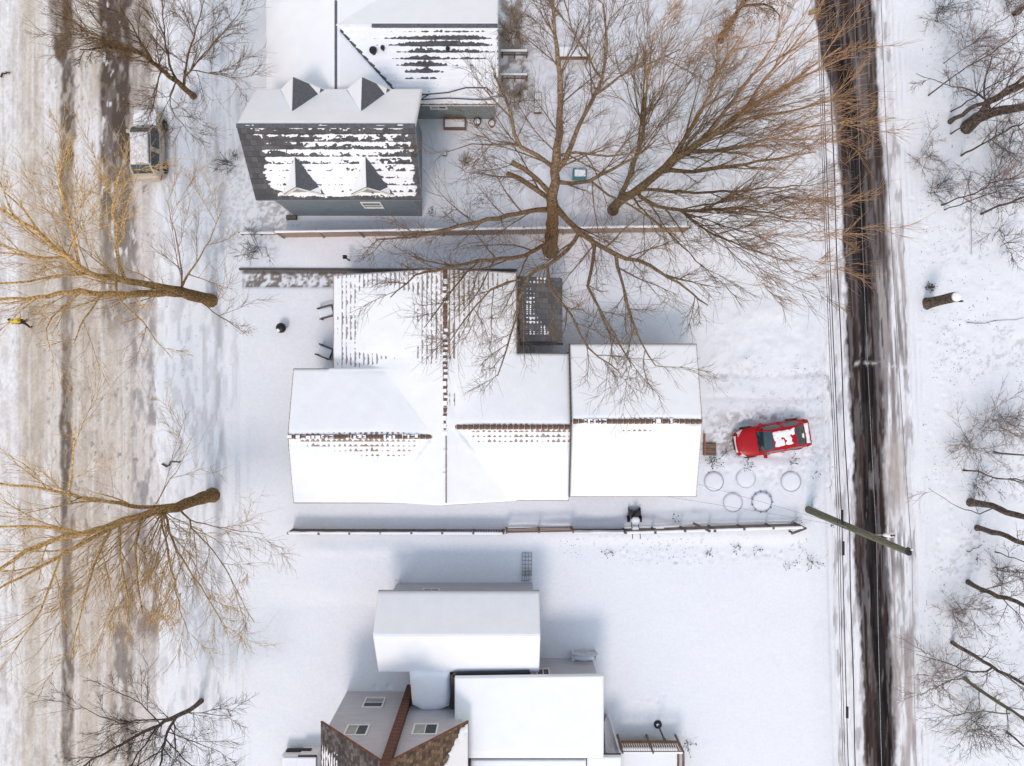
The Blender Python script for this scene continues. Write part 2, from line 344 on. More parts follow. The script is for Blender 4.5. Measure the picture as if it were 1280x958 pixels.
# drive: dirt churned up round the red car
for (cx, cy, rx, ry, a, c) in ((905, 548, 26, 22, .8, (.32, .28, .27)), (965, 522, 60, 5, .8, (.30, .24, .24)), (930, 520, 26, 8, .6, (.42, .36, .36)), (925, 556, 14, 14, .9, (.16, .14, .15)), (895, 470, 20, 3, .8, (.3, .28, .28)),
                            (962, 468, 12, 3, .8, (.3, .28, .28)), (1035, 470, 30, 3, .5, (.55, .52, .55)), (975, 568, 50, 5, .5, (.5, .46, .48)), (890, 562, 12, 12, .8, (.28, .2, .13)), (1035, 560, 22, 5, .5, (.5, .38, .36))):
    d = ((PXg-cx)/rx)**2+((PYg-cy)/ry)**2
    paint(a*np.exp(-d)*sst(.44, .56, n3*.5+n2*.5), c)
paint(.45*sst(.55, .7, n3)*sst(.5, .6, n1)*sst(870, 890, PXg)*(1-sst(1020, 1050, PXg))*sst(440, 460, PYg)*(1-sst(600, 620, PYg)), (.5, .48, .5))
for yy, sl_ in ((468, -.06), (497, -.05), (530, -.03), (567, .03)):
    paint(.35*np.exp(-(np.abs(PYg-(yy+sl_*(PXg-960)+4*np.sin(PXg/37.0)))/3.0)**2)*sst(.35, .6, fbm(X*1.5, Y*5, 173, 4))*sst(885, 900, PXg)*(1-sst(1040, 1060, PXg)), (.58, .55, .58))
# litter in the woods and beside the fence
paint(.5*sst(.56, .68, n3)*sst(.45, .6, n1)*sst(1150, 1200, PXg), (.42, .39, .40))
paint(.6*sst(.66, .72, n3)*sst(.5, .6, n2)*np.exp(-(((PYg-685)/16)**2))*sst(700, 760, PXg)*(1-sst(1040, 1060, PXg)), (.38, .35, .35))
# grey wheel lines left and right of the alley
dA = X-alley_x(Y)
for (o_, wd, a) in ((-2.9, .07, .55), (-2.55, .05, .5), (-2.2, .10, .7), (-1.95, .05, .5), (2.55, .06, .45), (2.85, .05, .5), (3.15, .04, .35)):
    paint(.75*a*np.exp(-((dA-o_)/wd)**2)*sst(.3, .6, fbm(X*2, Y*.25, 151, 3)), (.46, .46, .51))
far = np.clip(sst(26, 28, np.abs(Y))+sst(34, 38, np.abs(X)), 0, 1)*(1-np.maximum(wS, wA)); paint(far, (.775, .79, .835)); H = H*(1-far)+.05*far
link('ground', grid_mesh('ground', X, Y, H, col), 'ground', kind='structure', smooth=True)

# ---- the street
ux = np.arange(-36, STREET_E+.65, .075); uy = np.concatenate([[-420, -200, -100, -60, -40, -30], np.arange(-25.5, 25.5, .1), [30, 40, 60, 100, 200, 420]])
X, Y = np.meshgrid(ux, uy); px, py = PX(X, Y)
wob = 2.2*(fbm(X*0, Y*.35, 5, 3)-.5)*4; pw = px + wob*.5 + 7*(fbm(X*1.3, Y*.9, 9, 3)-.5) + 4*(fbm(X*4, Y*2.0, 39, 4)-.5)
col = np.ones(X.shape+(3,))*np.array([.545, .475, .41])
nA = fbm(X*1.5, Y*.25, 11, 5); nB = fbm(X*4, Y*1.4, 13, 4); nC = fbm(X*.7, Y*.35, 15, 4); nD = fbm(X*9, Y*.5, 19, 3)
def band(a, b, soft=3): return sst(a-soft, a+soft, pw)*(1-sst(b-soft, b+soft, pw))
def yr(a, b, s=25): return sst(a-s, a+s, py)*(1-sst(b-s, b+s, py))
SN = (.78, .78, .81)
paint((1-sst(14, 34, pw))*.95, SN)
paint(band(30, 56)*.6*sst(.3, .6, nA), (.60, .53, .45))
paint(band(54, 76, 3)*.8*yr(-900, 260, 40), SN); paint(band(56, 74, 3)*.45*yr(740, 1900, 30), SN)
paint(band(52, 64, 2)*.7*yr(560, 760), SN)
paint(band(92, 123, 3)*.6*sst(.35, .55, nC)*yr(-900, 300, 60), (.76, .72, .70)); paint(.35*sst(.35, .65, fbm(X*1.2, Y*.3, 17, 4))*(1-sst(190, 200, pw)), (.66, .60, .55)); paint(.30*sst(.45, .65, fbm(X*3, Y*1.2, 27, 4))*(1-sst(190, 200, pw)), (.36, .30, .26))
paint(band(92, 123, 3)*yr(140, 230)*.8, SN)
paint(band(165, 200, 6)*.6, (.66, .62, .62))
paint(sst(186, 200, pw)*.85, SN)
paint(.35*sst(.50, .70, fbm(X*7, Y*.12, 19, 3))*(1-sst(196, 206, px)), (.46, .40, .35)); paint(.4*sst(.52, .70, fbm(X*5, Y*.12, 23, 3)), SN)
# the narrow west track
t = yr(-900, 215, 20)*1.0 + yr(215, 330)*.65 + yr(330, 430)*.6 + yr(430, 520)*1.0 + yr(520, 640)*.95 + yr(640, 760)*.85 + yr(760, 1900)*.85
wl = np.interp(py, [0, 60, 90, 500], [62, 64, 76, 76]); wr = np.interp(py, [0, 60, 110, 500], [92, 92, 93, 91])
trk = sst(wl-2, wl+3, pw)*(1-sst(wr-3, wr+2, pw))
paint(trk*np.clip(t, 0, 1)*(.65+.35*sst(.35, .55, nB)), (.12, .08, .055))
paint(trk*yr(75, 105, 6)*.7, (.11, .095, .085)); paint(trk*sst(.55, .65, nB)*.5*yr(100, 1900), (.13, .11, .10))
# the broad east track
el = np.interp(py, [0, 400, 480, 958], [124, 127, 155, 140]); er = np.interp(py, [0, 150, 230, 400, 958], [168, 162, 170, 176, 190])
brd = sst(el-3, el+4, pw)*(1-sst(er-6, er+3, pw))
paint(np.clip(brd*(yr(-900, 190, 20)*1.1 + yr(175, 300, 30)*.85 + yr(300, 410)*.6), 0, 1), (.085, .060, .048))
paint(brd*yr(-900, 330, 40)*.35*sst(.5, .6, nA), (.24, .20, .19)); paint(brd*yr(-900, 400, 30)*.8*sst(.70, .76, fbm(X*3, Y*1.0, 37, 4)), SN)
paint(sst(160, 166, pw)*(1-sst(184, 190, pw))*yr(-900, 135, 14)*.75, (.30, .25, .22))
for (a, b, y0, y1, s_, c) in ((165, 197, 400, 660, .85, (.28, .26, .27)), (96, 140, 650, 780, .45, (.50, .40, .34)), (143, 200, 650, 800, .9, (.22, .17, .155)), (140, 168, 780, 1900, .85, (.20, .17, .155)),
                          (120, 130, 500, 660, .5, (.45, .4, .38)), (30, 50, 600, 1900, .35, (.5, .46, .4)), (150, 196, 330, 430, .6, (.34, .30, .29)), (40, 56, 200, 700, .4, (.42, .35, .28)), (104, 112, 300, 1900, .35, (.40, .34, .29)), (128, 150, 430, 650, .35, (.66, .61, .58)), (58, 72, 300, 1900, .35, (.70, .65, .61)), (175, 205, 560, 700, .5, (.3, .28, .3)), (170, 200, 800, 1900, .4, (.45, .42, .43))):
    paint(band(a, b, 4)*yr(y0, y1, 18)*s_*sst(.40, .56, nB*.5+nA*.5), c)
paint(.7*sst(.74, .80, fbm(X*5, Y*3.0, 29, 3))*band(55, 200, 4), (.20, .17, .155))
rg = fbm(X*5, Y*1.6, 53, 4); paint(.32*sst(.52, .66, rg)*(1-sst(190, 200, pw))*sst(.40, .55, fbm(X*.8, Y*.5, 57, 3)), (.30, .25, .215)); paint(.3*sst(.56, .70, fbm(X*4, Y*1.2, 63, 4))*(1-sst(196, 204, pw)), (.72, .69, .68))
luma = col.mean(-1)
Z = .004 + .03*(fbm(X*5, Y*3, 53, 4)-.5) + .04*(luma-.35) + .01*(nB-.5) + .02*(fbm(X*3, Y*.3, 33, 3)-.5)
link('street', grid_mesh('street', X, Y, Z, col), 'street', kind='structure', smooth=True)

# ---- the alley
uu = np.arange(-3.2, 3.21, .06); U, Y = np.meshgrid(uu, uy); X = alley_x(Y)+U; px, py = PX(X, Y)
pw = px + 3*(fbm(X*2, Y*.5, 41, 3)-.5)*3 + 5*(fbm(X*5, Y*2.4, 42, 4)-.5)
nA = fbm(U*4, Y*.22, 43, 5); nB = fbm(U*8, Y*.42, 45, 4); nD = fbm(U*11, Y*.3, 47, 3)
col = np.ones(X.shape+(3,))*np.array([.80, .80, .84])
paint(.4*sst(.45, .62, nA), (.60, .57, .60))
cl = np.interp(py, [0, 60, 130, 200, 400, 600, 700, 800, 958], [1014, 1024, 1039, 1046, 1058, 1065, 1067, 1076, 1082])
cr_ = np.interp(py, [0, 100, 200, 300, 400, 500, 600, 700, 800, 958], [1092, 1096, 1104, 1111, 1113, 1106, 1106, 1110, 1116, 1120])
core = sst(cl-2, cl+4, pw)*(1-sst(cr_-4, cr_+3, pw))
rb = sst(cr_-4, cr_+2, pw)*(1-sst(cr_+22, cr_+27, pw))*sst(250, 330, py)
paint(rb*.75*sst(.40, .56, nA*.6+nB*.4), (.36, .30, .28))
paint(rb*yr(540, 640, 25)*.6, (.44, .38, .35))
paint(rb*yr(380, 540, 20)*.6*sst(.40, .60, nA*.6+nB*.4), (.13, .12, .12)); paint(rb*yr(660, 720, 15)*.7*sst(.4, .5, nB), (.14, .11, .11))
paint(core*(.88+.12*sst(.4, .5, nB)), (.034, .022, .021))
paint(core*.7*sst(.48, .60, nA)*(1-sst(cl+6, cl+20, pw)), (.085, .06, .056))
inner = sst(1, 5, pw-(cl+12))*(1-sst(-2, 2, pw-(cl+30)))
paint(core*inner*.85, (.010, .009, .010))
paint(core*.30*sst(.50, .68, nD), (.10, .075, .07))
paint(core*sst(0, 12, pw-(cl+30))*yr(-900, 340)*.35*sst(.40, .55, nA), (.13, .105, .085)); paint(core*sst(0, 12, pw-(cl+32))*yr(330, 470, 20)*.8*sst(.42, .55, nB), (.42, .38, .38))
paint(.6*np.exp(-((py-(453+.05*(px-1050)+6*(fbm(X*1.5, Y*0+3, 73, 3)-.5)))/2.4)**2)*sst(.42, .60, fbm(X*3, Y*3, 75, 3)), SN)
paint(.6*sst(.55, .68, fbm(X*4, Y*.7, 49, 4))*(1-core), (.30, .27, .28))
paint(sst(.66, .76, fbm(X*5, Y*.5, 59, 4))*core*.35, (.35, .32, .33))
lu = col.mean(-1)
Z = .002 + .06*(lu-.2) + .015*(nB-.5)
link('alley', grid_mesh('alley', X, Y, Z, col), 'alley', kind='structure', smooth=True)

# ================================================================== ROOFS
def lp(a, b, t): return a+(b-a)*t
def bil(c, s, t):
    c = [np.array(p, float) for p in c]
    return ((1-s)*(1-t))[..., None]*c[0] + (s*(1-t))[..., None]*c[1] + (s*t)[..., None]*c[2] + ((1-s)*t)[..., None]*c[3]
def tiles(parent, c, m, pitch=.28, lift=.03, name='roof_tiles', o=(0, 0, 0)):
    """stepped courses of tiles on the slope c = (eave a, eave b, ridge b, ridge a)"""
    c = [np.array(p, float) for p in c]
    L = np.linalg.norm((c[3]+c[2]-c[0]-c[1])/2); W_ = np.linalg.norm(c[1]-c[0]); n = max(2, int(round(L/pitch)))
    nu = max(2, int(W_/1.0)); rows = []; uvt = []
    for k in range(n):
        rows += [(k/n, lift), ((k+.985)/n, .0)]
    rows.append((1, .012))
    t = np.array([r[0] for r in rows]); h = np.array([r[1] for r in rows]); s = np.linspace(0, 1, nu+1)
    Sg, Tg = np.meshgrid(s, t); Pn = bil(c, Sg, Tg); Pn[..., 2] += h[:, None]
    # skirt at the eave
    first = Pn[:1].copy(); first[..., 2] -= .12; Pn = np.concatenate([first, Pn]); 
    Sg = np.concatenate([Sg[:1], Sg]); Tg = np.concatenate([Tg[:1], Tg])
    me = np_mesh(name, (Pn.reshape(-1, 3)-np.array(o)), grid_faces(nu+1, Pn.shape[0]))
    uv = me.uv_layers.new(name='UVMap'); vi = np.zeros(len(me.loops), np.int32); me.loops.foreach_get('vertex_index', vi)
    q = np.stack([Sg.ravel()*W_, Tg.ravel()*n*pitch], -1)[vi]; uv.data.foreach_set('uv', q.astype(np.float32).ravel())
    return link(name, me, m, parent)
def snow_sheet(parent, c, th, res=.075, name='roof_snow', o=(0, 0, 0), n_course=None, m='snow', pitch=.28):
    c = [np.array(p, float) for p in c]
    W_ = np.linalg.norm(c[1]-c[0]); L = np.linalg.norm((c[3]+c[2]-c[0]-c[1])/2)
    nu = max(4, int(W_/res)); nvv = max(4, int(L/res)); s = np.linspace(0, 1, nu); t = np.linspace(0, 1, nvv)
    Sg, Tg = np.meshgrid(s, t); Pn = bil(c, Sg, Tg); px, py = PX(Pn[..., 0], Pn[..., 1], Pn[..., 2])
    n = max(2, int(round(L/pitch))); fr = (Tg*n) % 1.0
    T = th(px, py, Pn[..., 0], Pn[..., 1], fr)
    e = np.minimum(np.minimum(Sg, 1-Sg)*W_, Tg*L); T = T - .05*np.clip(1-e/.12, 0, 1)**2*(T > .02)
    Pn[..., 2] += T
    # outer ring dropping to the roof
    def ring(A, B): 
        q = A.copy(); q[..., 2] = B[..., 2]; return q
    base = bil(c, Sg, Tg)
    G = np.pad(Pn, ((1, 1), (1, 1), (0, 0)), mode='edge')
    G[0, 1:-1, 2] = base[0, :, 2]-.03; G[-1, 1:-1, 2] = base[-1, :, 2]-.03; G[1:-1, 0, 2] = base[:, 0, 2]-.03; G[1:-1, -1, 2] = base[:, -1, 2]-.03
    for a, b in ((0, 0), (0, -1), (-1, 0), (-1, -1)): G[a, b, 2] = base[a, b, 2]-.03
    me = np_mesh(name, (G.reshape(-1, 3)-np.array(o)), grid_faces(G.shape[1], G.shape[0]))
    return link(name, me, m, parent, smooth=True)
def holes(px, py, lst):
    d = 0
    for (cx, cy, rx, ry, dep) in lst: d = d + dep*np.exp(-(((px-cx)/rx)**2+((py-cy)/ry)**2))
    return d
def fascia(parent, c, o, m='trim', drop=.16, inset=.02):
    """a board under each free edge of a slope"""
    c = [Vector(p) for p in c]; b = MB(o)
    for a, d in ((c[0], c[1]), (c[0], c[3]), (c[1], c[2])):
        b.bar(a-Vector((0, 0, drop/2+.02)), d-Vector((0, 0, drop/2+.02)), .03, drop)
    return b.build('fascia', m, parent)
def window(parent, o, cx, y, zc, wd, h, face, blind=True, style='h'):
    """window on a wall: face 'n','s' (y = wall plane) or 'e','w' (cx = along y, y = wall plane x)"""
    s = {'n': 1, 's': -1, 'e': 1, 'w': -1}[face]
    def bx(b, a0, a1, d0, d1, z0, z1):
        if face in 'ns': b.box(a0, a1, min(y+s*d0, y+s*d1), max(y+s*d0, y+s*d1), z0, z1)
        else: b.box(min(y+s*d0, y+s*d1), max(y+s*d0, y+s*d1), a0, a1, z0, z1)
    f = MB(o); t = .09; a0, a1, z0, z1 = cx-wd/2, cx+wd/2, zc-h/2, zc+h/2
    bx(f, a0, a1, 0, .06, z1-t, z1); bx(f, a0, a1, 0, .07, z0, z0+t); bx(f, a0, a0+t, 0, .055, z0+t, z1-t); bx(f, a1-t, a1, 0, .055, z0+t, z1-t)
    bx(f, cx-.025, cx+.025, .0, .045, z0+t, z1-t) if style == 'h' else bx(f, a0+t, a1-t, 0, .045, zc-.025, zc+.025)
    fr = f.build('window', 'trim', parent)
    g = MB(o)
    if style == 'h': bx(g, a0+t, cx-.025, .0, .02, z0+t, z1-t); g.build('pane', 'blind' if blind else 'glass', fr); g = MB(o); bx(g, cx+.025, a1-t, 0, .02, z0+t, z1-t); g.build('pane', 'glass', fr)
    else: bx(g, a0+t, a1-t, 0, .02, zc+.025, z1-t); g.build('pane', 'glass', fr); g = MB(o); bx(g, a0+t, a1-t, 0, .02, z0+t, zc-.025); g.build('pane', 'blind' if blind else 'glass', fr)
    return fr
def gable_walls(parent, o, x0, x1, y0, y1, ze, zr, axis, m, name='wall'):
    """closed walls below a gable roof. axis 'x': the ridge runs along x"""
    b = MB(o)
    if axis == 'x':
        ym = (y0+y1)/2
        b.prism([(x0, y0, -.1), (x0, y1, -.1), (x0, y1, ze), (x0, ym, zr), (x0, y0, ze)], (x1-x0, 0, 0))
    else:
        xm = (x0+x1)/2
        b.prism([(x0, y0, -.1), (x1, y0, -.1), (x1, y0, ze), (xm, y0, zr), (x0, y0, ze)], (0, y1-y0, 0))
    return b.build(name, m, parent)
def ridge_tiles(parent, a, b, pitch, rad, m, o, tilt=.02):
    a = Vector(a); b = Vector(b); d = (b-a); n = max(2, int(d.length/pitch)); dn = d.normalized(); s = Vector((-dn.y, dn.x, 0))
    me = None
    for i in range(n):
        q = a.lerp(b, (i+.5)/n)
        if me is None:
            t = MB(); L = pitch*.92; vs = []
            for k, (xx, sc) in enumerate(((-L/2, 1.12), (L/2, .9))):
                for ang in (0, 40, 75, 105, 140, 180):
                    an = math.radians(ang); vs.append(dn*xx + s*(rad*sc*math.cos(an)) + Vector((0, 0, rad*.62*sc*math.sin(an)-rad*.2)))
            t.add(vs, [(i_, i_+1, i_+7, i_+6) for i_ in range(5)]+[(5, 4, 3, 2, 1, 0), (6, 7, 8, 9, 10, 11)]); me = t.mesh('ridge_tile'); me.materials.append(M[m])
        ob = link('ridge_tile', me, None, parent); ob.location = q-Vector(o); ob.rotation_euler = (0, random.uniform(-.03, .03), random.uniform(-.05, .05))

# ---------------------------------------------------------------- the long brown tiled house in the middle
def mid_house():
    o = (-2, -2, 0)
    R = thing('tiled_house', o, 'long low house with a brown tiled cross-gabled roof mostly under snow', 'house')
    def rc(px, py, z): return P(px, py, z)
    mcol = 'tile_brown'
    # levels
    zN, zR = 2.7, 4.95
    xw, xr = -10.2, P(556.5, 480, zR)[0]; xe = P(646, 400, 3.55)[0]
    sN = (zR-zN)/(xr-xw); zE = zR - sN*(xe-xr)
    yn, ys = P(500, 341, 3.6)[1], P(500, 627, 3.7)[1]
    def th_ns(px, py, X, Y, fr):
        n = fbm(X*1.2, Y*1.2, 201, 4)-.5; f = fbm(X*4, Y*4, 205, 3)-.5
        t = .115 + .05*n
        t = t - holes(px, py, [(436, 400, 24, 62, .115), (430, 460, 45, 14, .05), (470, 448, 36, 10, .08), (535, 400, 34, 95, .105), (500, 350, 70, 14, .085), (470, 345, 60, 12, .06), (575, 380, 26, 60, .10), (600, 352, 60, 14, .09),
                               (560, 350, 10, 20, .04), (566, 500, 7, 16, .12), (566, 420, 6, 40, .06), (625, 380, 22, 45, .045)])
        t = np.maximum(t, .0245 + .040*f)
        t = t + .012*(fr-.5)*(t < .07) + .0035*np.sin(Y*2*np.pi/.29)*(t < .06)
        t = t + .04*np.exp(-((px-417)/3)**2)
        return t
    slopes = [('w', [(xw, ys, zN), (xw, yn, zN), (xr, yn, zR), (xr, ys, zR)]), ('e', [(xe, yn, zE), (xe, ys, zE), (xr, ys, zR), (xr, yn, zR)])]
    for k, c in slopes:
        tiles(R, c, 'tile_frost' if k == 'w' else 'tile_rose', o=o); fascia(R, c, o)
    wings = [('y', xw, xe, ys, yn, xr, zR, sN, th_ns)]
    # west wing
    def wing(x0, x1, yA, yB, yC, zE_, zR_, th, fa=True):
        for c in ([(x1, yA, zE_), (x0, yA, zE_), (x0, yB, zR_), (x1, yB, zR_)], [(x0, yC, zE_), (x1, yC, zE_), (x1, yB, zR_), (x0, yB, zR_)]):
            tiles(R, c, 'tile_wing', o=o)
            if fa: fascia(R, c, o)
        wings.append(('x', x0, x1, yC, yA, yB, zR_, (zR_-zE_)/(yA-yB), th)); wings.append(('x', x0, x1, yC, yA, yB, zR_, (zR_-zE_)/(yB-yC), th))
    zEw, zRw = 3.72, 4.72
    yA, yB, yC = P(0, 461, zEw)[1], P(0, 546, zRw)[1], P(0, 629, zEw)[1]
    x0 = P(359.5, 0, zRw)[0]
    def th_w(px, py, X, Y, fr):
        n = fbm(X*1.2, Y*1.2, 211, 4)-.5; f = fbm(X*4, Y*4, 215, 3)-.5
        t = .12 + .03*n - holes(px, py, [(395, 552, 40, 9, .085), (450, 558, 62, 16, .10), (495, 556, 40, 16, .11), (530, 549, 16, 4, .12), (440, 543, 90, 2.5, .10), (475, 569, 26, 7, .05), (480, 463, 40, 4, .05)])
        t = np.maximum(t, .024+.046*f); return t + .016*(fr-.5)*(t < .07) + .012*np.sin(X*2*np.pi/.29)*(t < .06)
    wing(x0, xr-.15, yA, yB, yC-.012, zEw, zRw, th_w)
    # middle east wing
    zR2, zE2 = 4.78, 3.70; x2 = P(713, 0, 4.6)[0]
    yA2, yB2, yC2 = P(0, 442, zE2)[1], P(0, 534, zR2)[1], P(0, 626, zE2)[1]
    def th_m(px, py, X, Y, fr):
        n = fbm(X*1.2, Y*1.2, 221, 4)-.5; f = fbm(X*4, Y*4, 225, 3)-.5
        t = .12 + .03*n - holes(px, py, [(600, 545, 36, 14, .10), (655, 548, 55, 15, .10), (705, 546, 14, 12, .125), (640, 531, 80, 2.5, .10), (562, 570, 6, 20, .10), (690, 540, 30, 6, .09)])
        t = np.maximum(t, .024+.046*f); return t + .016*(fr-.5)*(t < .07) + .012*np.sin(X*2*np.pi/.29)*(t < .06)
    wing(xr+.12, x2, yA2, yB2, yC2, zE2, zR2, th_m)
    # garage wing, a little higher
    zR3, zE3 = 4.95, 3.75; x3 = P(878, 0, zR3)[0]
    yA3, yB3, yC3 = P(0, 430, zE3)[1], P(0, 527, zR3)[1], P(0, 621, zE3)[1]
    def th_g(px, py, X, Y, fr):
        n = fbm(X*1.2, Y*1.2, 231, 4)-.5; f = fbm(X*4, Y*4, 235, 3)-.5
        t = .13 + .03*n - holes(px, py, [(795, 538, 58, 11, .105), (770, 524, 60, 2.2, .09), (830, 523, 45, 2.0, .09), (868, 528, 9, 3, .17), (717, 528, 4, 4, .15)])
        t = np.maximum(t, .024+.046*f); return t + .014*(fr-.5)*(t < .07) + .012*np.sin(X*2*np.pi/.29)*(t < .06)
    wing(x2+.02, x3, yA3, yB3, yC3, zE3, zR3, th_g)
    # snow blanket: fills the valleys, thins to bare tiles
    bxs = sorted(set(round(v_, 4) for w_ in wings for v_ in (w_[1], w_[2]))); bys = sorted(set(round(v_, 4) for w_ in wings for v_ in (w_[3], w_[4])))
    def axis(bs): return np.concatenate([np.linspace(a_, b_, max(2, int((b_-a_)/.068)+1))[:-1] for a_, b_ in zip(bs[:-1], bs[1:])]+[[bs[-1]]])
    ax_, ay_ = axis(bxs), axis(bys); X, Y = np.meshgrid(ax_, ay_); e_ = 1e-3
    Zs = np.full(X.shape, -9.0); T = np.zeros(X.shape); best = np.full(X.shape, -9.0); ins = np.zeros(X.shape, bool)
    for i_ in (0, 1, 3, 5):
        w_ = wings[i_]; inn = (X > w_[1]-e_) & (X < w_[2]+e_) & (Y > w_[3]-e_) & (Y < w_[4]+e_)
        if w_[0] == 'y': d_ = np.abs(X-w_[5]); z_ = w_[6]-w_[7]*np.sqrt(d_*d_+.004); half = (w_[5]-w_[1]); fr_ = ((1-d_/half)*int(round(math.hypot(half, half*w_[7])/.28))) % 1.0
        else:
            sA, sB = wings[i_][7], wings[i_+1][7]; d_ = np.abs(Y-w_[5]); z_ = w_[6]-np.where(Y > w_[5], sA, sB)*np.sqrt(d_*d_+.004); half = np.where(Y > w_[5], w_[4]-w_[5], w_[5]-w_[3]); fr_ = ((1-d_/half)*np.round(half/.28)) % 1.0
        px, py = PX(X, Y, z_); t_ = w_[8](px, py, X, Y, fr_)
        k_ = .10 if i_ != 5 else .004
        both = inn & ins; sm = .5*(Zs+z_+np.sqrt((Zs-z_)**2+k_*k_))
        T = np.where(inn & (z_ > best), t_, T); best = np.where(inn, np.maximum(best, z_), best)
        Zs = np.where(both, sm, np.where(inn, z_, Zs)); ins |= inn
    cc_x, cc_y = (ax_[1:]+ax_[:-1])/2, (ay_[1:]+ay_[:-1])/2; CX, CY = np.meshgrid(cc_x, cc_y); keep = np.zeros(CX.shape, bool)
    for w_ in wings: keep |= (CX > w_[1]) & (CX < w_[2]) & (CY > w_[3]) & (CY < w_[4])
    cnt = np.zeros(X.shape); cnt[:-1, :-1] += keep; cnt[1:, :-1] += keep; cnt[:-1, 1:] += keep; cnt[1:, 1:] += keep
    edg = (cnt > 0) & (cnt < 4); near = edg.copy()
    near[1:] |= edg[:-1]; near[:-1] |= edg[1:]; near[:, 1:] |= edg[:, :-1]; near[:, :-1] |= edg[:, 1:]
    Zf = Zs+T; Zf = np.where(near & (T > .05), Zf-.03, Zf); Zf = np.where(edg, Zs-.03, Zf)
    F = grid_faces(len(ax_), len(ay_))[keep.ravel()]
    used = np.zeros(X.size, bool); used[F.ravel()] = True; idx = np.cumsum(used)-1
    V = np.stack([X.ravel(), Y.ravel(), Zf.ravel()], -1)[used]-np.array(o)
    link('roof_snow', np_mesh('roof_snow', V, idx[F]), 'snow', R, smooth=True)
    q = MB(o); q.bar((x2+.0, yC3+.02, zE3+.02), (x2+.0, yB3, zR3+.06), .05, .22); q.bar((x2+.0, yA3-.02, zE3+.02), (x2+.0, yB3, zR3+.06), .05, .22); q.build('verge_flashing', 'trim_dark', R)
    q = MB(o); q.bar((xr+.06, ys+.15, zR+.135), (xr+.06, P(0, 545, zR)[1], zR+.135), .05, .05); q.build('ridge_flashing', 'ridge_brown', R)
    # ridge tiles
    ridge_tiles(R, (xr, yn-.05, zR+.06), (xr, P(0, 538, zR)[1], zR+.04), .30, .12, 'ridge_brown', o); ridge_tiles(R, (xr, P(0, 538, zR)[1], zR+.035), (xr, P(0, 600, zR)[1], zR+.03), .30, .07, 'ridge_brown', o)
    ridge_tiles(R, (x0+.05, yB, zRw+.07), (xr-.45, yB, zRw+.07), .30, .12, 'ridge_brown', o)
    ridge_tiles(R, (xr+.3, yB2, zR2+.085), (x2-.05, yB2, zR2+.085), .30, .13, 'ridge_brown', o)
    ridge_tiles(R, (x2+.1, yB3, zR3+.06), (x3-.05, yB3, zR3+.06), .30, .13, 'ridge_brown', o)
    # snow lying on the ridges (patchy)
    for (a, b_, wd, zz, ax, sd_, cut) in ((yn, P(0, 600, zR)[1], .11, zR+.155, 'y', 3, .30), (x0, P(520, 0, zRw)[0], .09, zRw+.145, 'x', 5, .40), (x2+.1, P(862, 0, zR3)[0], .12, zR3+.125, 'x', 9, .30)):
        bb = MB(o); lo, hi = min(a, b_), max(a, b_); q = lo
        while q < hi:
            s_ = random.uniform(.10, .26)
            if float(vn(np.array(q*2.1), np.array(sd_*1.0), sd_)) > cut:
                off = random.uniform(-.05, .05)
                if ax == 'y': bb.box(xr-wd+off, xr+wd+off, q, q+s_, zz-.12, zz-.02+random.uniform(-.02, .02))
                else: yy = yB if sd_ == 5 else yB3; bb.box(q, q+s_, yy-wd+off, yy+wd+off, zz-.12, zz-.02+random.uniform(-.02, .02))
            q += s_+(.16 if ax == 'y' else .06)
        bb.build('ridge_snow', 'snow', R, kind='stuff')
    # walls
    ov = .45
    gable_walls(R, o, xw+ov, -.35, ys+.3, yn-.3, zN-.1, zN-.05, 'y', 'siding_grey')
    b = MB(o); b.prism([(xw+ov, yn-.31, 0), (xe-ov, yn-.31, 0), (xe-ov, yn-.31, zE-.1), (xr, yn-.31, zR-.2), (xw+ov, yn-.31, zN-.1)], (0, -5, 0)); b.build('wall', 'siding_grey', R)
    gable_walls(R, o, x0+ov, xr, yC+ov, yA-ov, zEw-.15, zRw-.25, 'x', 'siding_grey')
    gable_walls(R, o, xr, x2-.1, yC2+ov, yA2-ov, zE2-.15, zR2-.25, 'x', 'siding_grey')
    gable_walls(R, o, x2-.05, x3-ov, yC3+ov, yA3-ov, zE3-.15, zR3-.25, 'x', 'brickred')
    b = MB(o); b.box(x3-ov, x3-ov+.05, yB3-2.1, yB3+1.4, 0, 2.3); gd = b.build('garage_door', 'trim', R)
    window(R, o, yB-1.6, x0+ov, 2.0, 1.6, 1.2, 'w'); window(R, o, yB+1.6, x0+ov, 2.0, 1.2, 1.2, 'w')
    window(R, o, -4, ys+.3-.02, 2.0, 1.4, 1.1, 's'); 
    # low rear porch roof, dark and thinly snowed
    zp = 2.95; c = [P(651, 427, zp), P(703, 427, zp), P(703, 348, zp+.25), P(646, 345, zp+.25)]
    tiles(R, c, 'shingle_dark', .22, .03, 'porch_roof', o)
    def th_p(px, py, X, Y, fr):
        return -.035 + .07*(fbm(X*2.5, Y*2.5, 241, 4)-.52) + .03*(fr-.5) + .02*np.sin(X*2*np.pi/.2) + holes(px, py, [(664, 390, 9, 34, .05), (680, 415, 7, 14, .04), (675, 350, 25, 5, .03)]) - holes(px, py, [(676, 424, 30, 3, .08)])
    snow_sheet(R, c, th_p, .06, 'porch_snow', o)
    b = MB(o); b.bar(Vector(P(650, 430, zp-.05)), Vector(P(704, 430, zp-.05)), .14, .12); b.bar(Vector(P(644.5, 348, zp+.3)), Vector(P(649, 429, zp)), .12, .14); b.build('dark_strip', 'black', R)  # dark strips along the west and south edges of the porch roof
    b = MB(o); b.box(c[0][0]+.1, c[1][0]-.1, c[0][1]+.1, c[2][1]-.1, 0, zp-.05); b.build('porch_wall', 'siding_grey', R)
mid_house()

